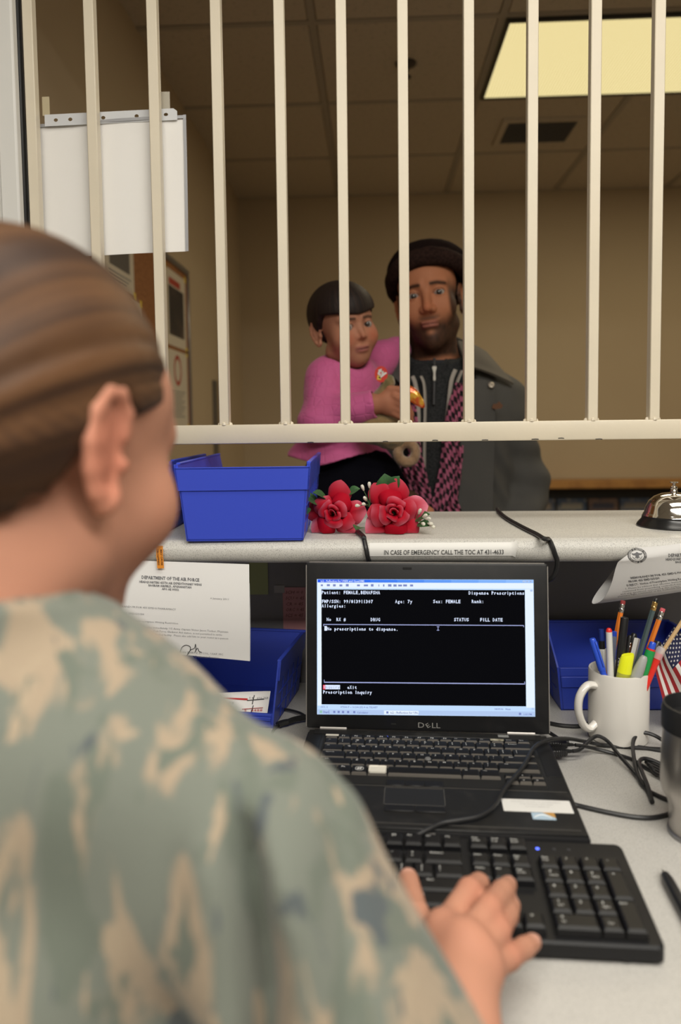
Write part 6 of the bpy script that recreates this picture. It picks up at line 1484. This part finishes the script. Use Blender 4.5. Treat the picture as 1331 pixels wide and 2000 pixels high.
def w_col(p):
    q = loc_w(p); c = face_paint(q, wskin, None, lip=(.45, .16, .14), brow=(.12, .06, .03), blush=.4)
    er = np.exp(-(np.linalg.norm((q-A3((-.085, .020, -.008)))/A3((.020, .022, .036)), axis=1))**4)+np.exp(-(np.linalg.norm((q-A3((.085, .020, -.008)))/A3((.020, .022, .036)), axis=1))**4)
    c = mixc(c, wskin*A3((1.05, .74, .72)), np.clip(er, 0, 1)*.75)
    for P, r in list(fj.values())+[(tj, None)]:                               # knuckles a little redder, nails paler
        for k in (0, 1): c = mixc(c, wskin*A3((1.0, .80, .78)), .6*np.exp(-(np.linalg.norm(p-P[k], axis=1)/.013)**2))
        n_ = P[3]+(P[3]-P[2])*.05+A3((0, -.002, .0065)); c = mixc(c, (.66, .36, .28), np.exp(-(np.linalg.norm(p-n_, axis=1)/.0060)**4)*.9)
    return c
sdf_part('body', w_body, (-.58, .25, .62), (.13, .72, 1.35), .0027, skin_sh, wom, w_col)
for s in (-1, 1):
    c = HW+RW@np.array([s*.031, -.079, 0]); eye_part(wom, c, A3((.07, 1.0, .88))-c, RW)
# hair combed back and pinned in a low bun
hair_w = M_('hair_auburn', (.12, .05, .022, 1), .52, attr='Col', spec=.25, bump=(160, .15))
BUN = A3((0, .118, -.012))
def strand(q):
    ax = A3((0, .115, -.055))-A3((0, -.095, .050)); ax /= np.linalg.norm(ax); r = q-A3((0, -.095, .050)); r = r-(r@ax)[:, None]*ax
    e1 = A3((1, 0, 0)); e2 = np.cross(ax, e1); return np.arctan2(r@e2, r@e1), np.hypot(r@e2, r@e1)
def w_hair(p):
    q = loc_w(p); d = ell(q, (0, .022, .037), (.0815, .104, .087)); d = smin(d, ell(q, (0, .05, -.005), (.070, .070, .062)), .03)
    a, r = strand(q); d += .0007*np.sin(a*46+5*np.sin(a*7))+.0009*np.sin(a*17+2*np.sin(a*5))
    # hairline: brow, over the temple, round the ear, down to the nape
    aq = np.abs(q[:, 0]); low = np.interp(q[:, 1], [-.11, -.075, -.050, -.022, -.004, .016, .030, .042, .075, .14], [.066, .052, .040, .026, .016, .026, .000, -.040, -.082, -.092])
    d = smax(d, low-q[:, 2], .008)
    bun = ell(q, BUN, (.044, .034, .040))+.002*np.sin(np.arctan2(q[:, 2]-BUN[2], q[:, 0])*14+np.linalg.norm(q-BUN, axis=1)*160)
    return smin(d, bun, .008)
def w_hcol(p):
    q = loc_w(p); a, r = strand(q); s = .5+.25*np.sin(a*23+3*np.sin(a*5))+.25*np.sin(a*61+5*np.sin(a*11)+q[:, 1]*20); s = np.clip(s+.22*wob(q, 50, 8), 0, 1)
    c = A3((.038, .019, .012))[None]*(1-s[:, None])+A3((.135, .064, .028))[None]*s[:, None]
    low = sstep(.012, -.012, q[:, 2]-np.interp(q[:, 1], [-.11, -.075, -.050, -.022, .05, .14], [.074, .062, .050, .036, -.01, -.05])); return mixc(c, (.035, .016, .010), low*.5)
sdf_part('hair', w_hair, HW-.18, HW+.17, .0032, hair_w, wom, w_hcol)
# camouflage uniform
def camo_mat():
    m = M_('camouflage_cloth', (.3, .3, .25, 1), .9, bump=(700, .35, .001), sheen=.15); nt = m.node_tree; b = nt.nodes['Principled BSDF']
    tc = nt.nodes.new('ShaderNodeTexCoord'); mp = nt.nodes.new('ShaderNodeMapping'); mp.inputs['Rotation'].default_value = (R_(12), R_(18), R_(20)); mp.inputs['Scale'].default_value = (2.5, 1.8, .80)
    nt.links.new(tc.outputs['Object'], mp.inputs[0]); last = None
    def nz(sc_, det, off, lo, hi):
        m2 = nt.nodes.new('ShaderNodeMapping'); m2.inputs['Location'].default_value = (off, off*1.7, off*.6); nt.links.new(mp.outputs[0], m2.inputs[0])
        n = nt.nodes.new('ShaderNodeTexNoise'); n.inputs['Scale'].default_value = sc_; n.inputs['Detail'].default_value = det+1.5; n.inputs['Distortion'].default_value = .6; nt.links.new(m2.outputs[0], n.inputs['Vector'])
        r = nt.nodes.new('ShaderNodeMapRange'); r.inputs[1].default_value = lo; r.inputs[2].default_value = hi; nt.links.new(n.outputs['Fac'], r.inputs[0]); return r.outputs[0]
    def mix(fac, a, col):
        x = nt.nodes.new('ShaderNodeMix'); x.data_type = 'RGBA'; nt.links.new(fac, x.inputs[0])
        if isinstance(a, tuple): x.inputs[6].default_value = a
        else: nt.links.new(a, x.inputs[6])
        x.inputs[7].default_value = col; return x.outputs[2]
    c = mix(nz(15, 2, 0, .50, .56), (.165, .18, .150, 1), (.345, .270, .190, 1))
    c = mix(nz(18, 2, 3.1, .53, .57), c, (.135, .155, .125, 1)); c = mix(nz(20, 2, 7.7, .63, .66), c, (.085, .100, .105, 1)); c = mix(nz(24, 2, 12.3, .62, .66), c, (.36, .285, .20, 1))
    nt.links.new(c, b.inputs['Base Color']); return m
camo = camo_mat()
SHR = A3((-.057, .365, .963))
def fold(p): return .0042*wob(p, 34, 21)+.0026*np.sin(p[:, 2]*60+p[:, 0]*35+4*np.sin(p[:, 0]*18))
def w_jacket(p):
    x2 = p.copy(); x2[:, 0] = -.235+np.abs(p[:, 0]+.235)
    t_ = un(.05, ell(p, (-.235, .400, .86), (.178, .106, .25)), cap(p, (-.235, .40, 1.025), (-.235, .40, .9), .075, .12), cap(x2, (-.175, .392, 1.022), SHR, .056, .052))
    t_ = smin(t_, ell(p, (-.235, .395, .68), (.175, .112, .16)), .05)
    arm = chain(x2, [SHR, elb+A3((0, -.004, .002)), elb+(wr_-elb)*.66], [.061, .056, .040], .022)
    arm = smax(arm, -cap(x2, elb+(wr_-elb)*.5, wr_, .034, .031), .004)
    d = smin(t_+fold(p), arm+fold(p), .014)
    zf = sstep(1.025, .985, p[:, 2])*(p[:, 1] < .39); xc = -.060+.010*np.sin(p[:, 2]*22)
    d = d+zf*(.024*np.exp(-((p[:, 0]-xc)/.0075)**2)-.006*np.exp(-((p[:, 0]-xc-.018)/.010)**2)+.005*np.exp(-((p[:, 0]-xc-.038)/.006)**2)-.004*np.exp(-((p[:, 0]-xc+.02)/.010)**2))
    q = p-A3((-.232, .408, 1.062)); rr = np.hypot(q[:, 0]*.98, q[:, 1]); zt = .010-.30*q[:, 1]
    col = smax(np.abs(rr-.0715-.25*np.maximum(-q[:, 2], 0))-.005, np.abs(q[:, 2]-zt+.012)-.026, .004)
    col = smax(col, -smax(np.abs(q[:, 0])-.018, -q[:, 1], .004), .004)
    d = smin(d, col, .010)
    return smax(d, -cap(p, (-.228, .415, 1.03), (-.222, .43, 1.14), .0655), .004)
sdf_part('uniform_jacket', w_jacket, (-.60, .20, .52), (.13, .60, 1.15), .0042, camo, wom)
sdf_part('undershirt', lambda p: smax(cap(p, (-.232, .407, 1.02), (-.228, .412, 1.073), .069, .066), -cap(p, (-.230, .409, 1.0), (-.226, .418, 1.12), .0615), .003), (-.33, .31, .98), (-.13, .52, 1.13), .004, M_('sand_tee', (.42, .30, .18, 1), .9), wom)
def w_legs(p):
    x2 = p.copy(); x2[:, 0] = np.abs(p[:, 0]+.235)
    return un(.04, ell(p, (-.235, .40, .56), (.185, .14, .115)), chain(x2, [(.085, .42, .54), (.11, .82, .55), (.12, .80, .12)], [.088, .066, .052], .03))+.003*wob(p, 40, 2)
sdf_part('uniform_trousers', w_legs, (-.50, .22, .05), (.03, .92, .72), .011, camo, wom)
bootm = M_('sage_boot', (.16, .15, .11, 1), .7)
for x in (-.355, -.115): sdf_part('boot', lambda p: smax(un(.02, cap(p, (x, .80, .06), (x, .80, .16), .055), ell(p, (x, .90, .035), (.048, .12, .05))), .002-p[:, 2], .004), (x-.09, .70, -.01), (x+.09, 1.05, .26), .009, bootm, wom)
st_ = thing('stool', 'dark round office stool under the woman at the desk', 'stool', (-.235, .38, 0))
dkf = M_('stool_fabric', (.03, .03, .035, 1), .9)
part('seat', lathe([(0, .39), (.19, .39), (.205, .40), (.205, .43), (.19, .445), (0, .45)], 32), dkf, st_)
part('column', lathe([(0, .06), (.028, .06), (.028, .25), (.02, .25), (.02, .39), (0, .39)], 16), grey_metal, st_)
for k in range(5):
    a = 2*PI*k/5+.3; part('leg', tube([(0, 0, .085), (.26*math.cos(a), .26*math.sin(a), .055)], [.02, .014], 8), black_rub, st_)
    part('castor', lathe([(0, -.011), (.024, -.011), (.027, -.006), (.027, .006), (.024, .011), (0, .011)], 16).rot('X', 90).rot('Z', math.degrees(a)).mv(.26*math.cos(a), .26*math.sin(a), .0275), black_rub, st_)
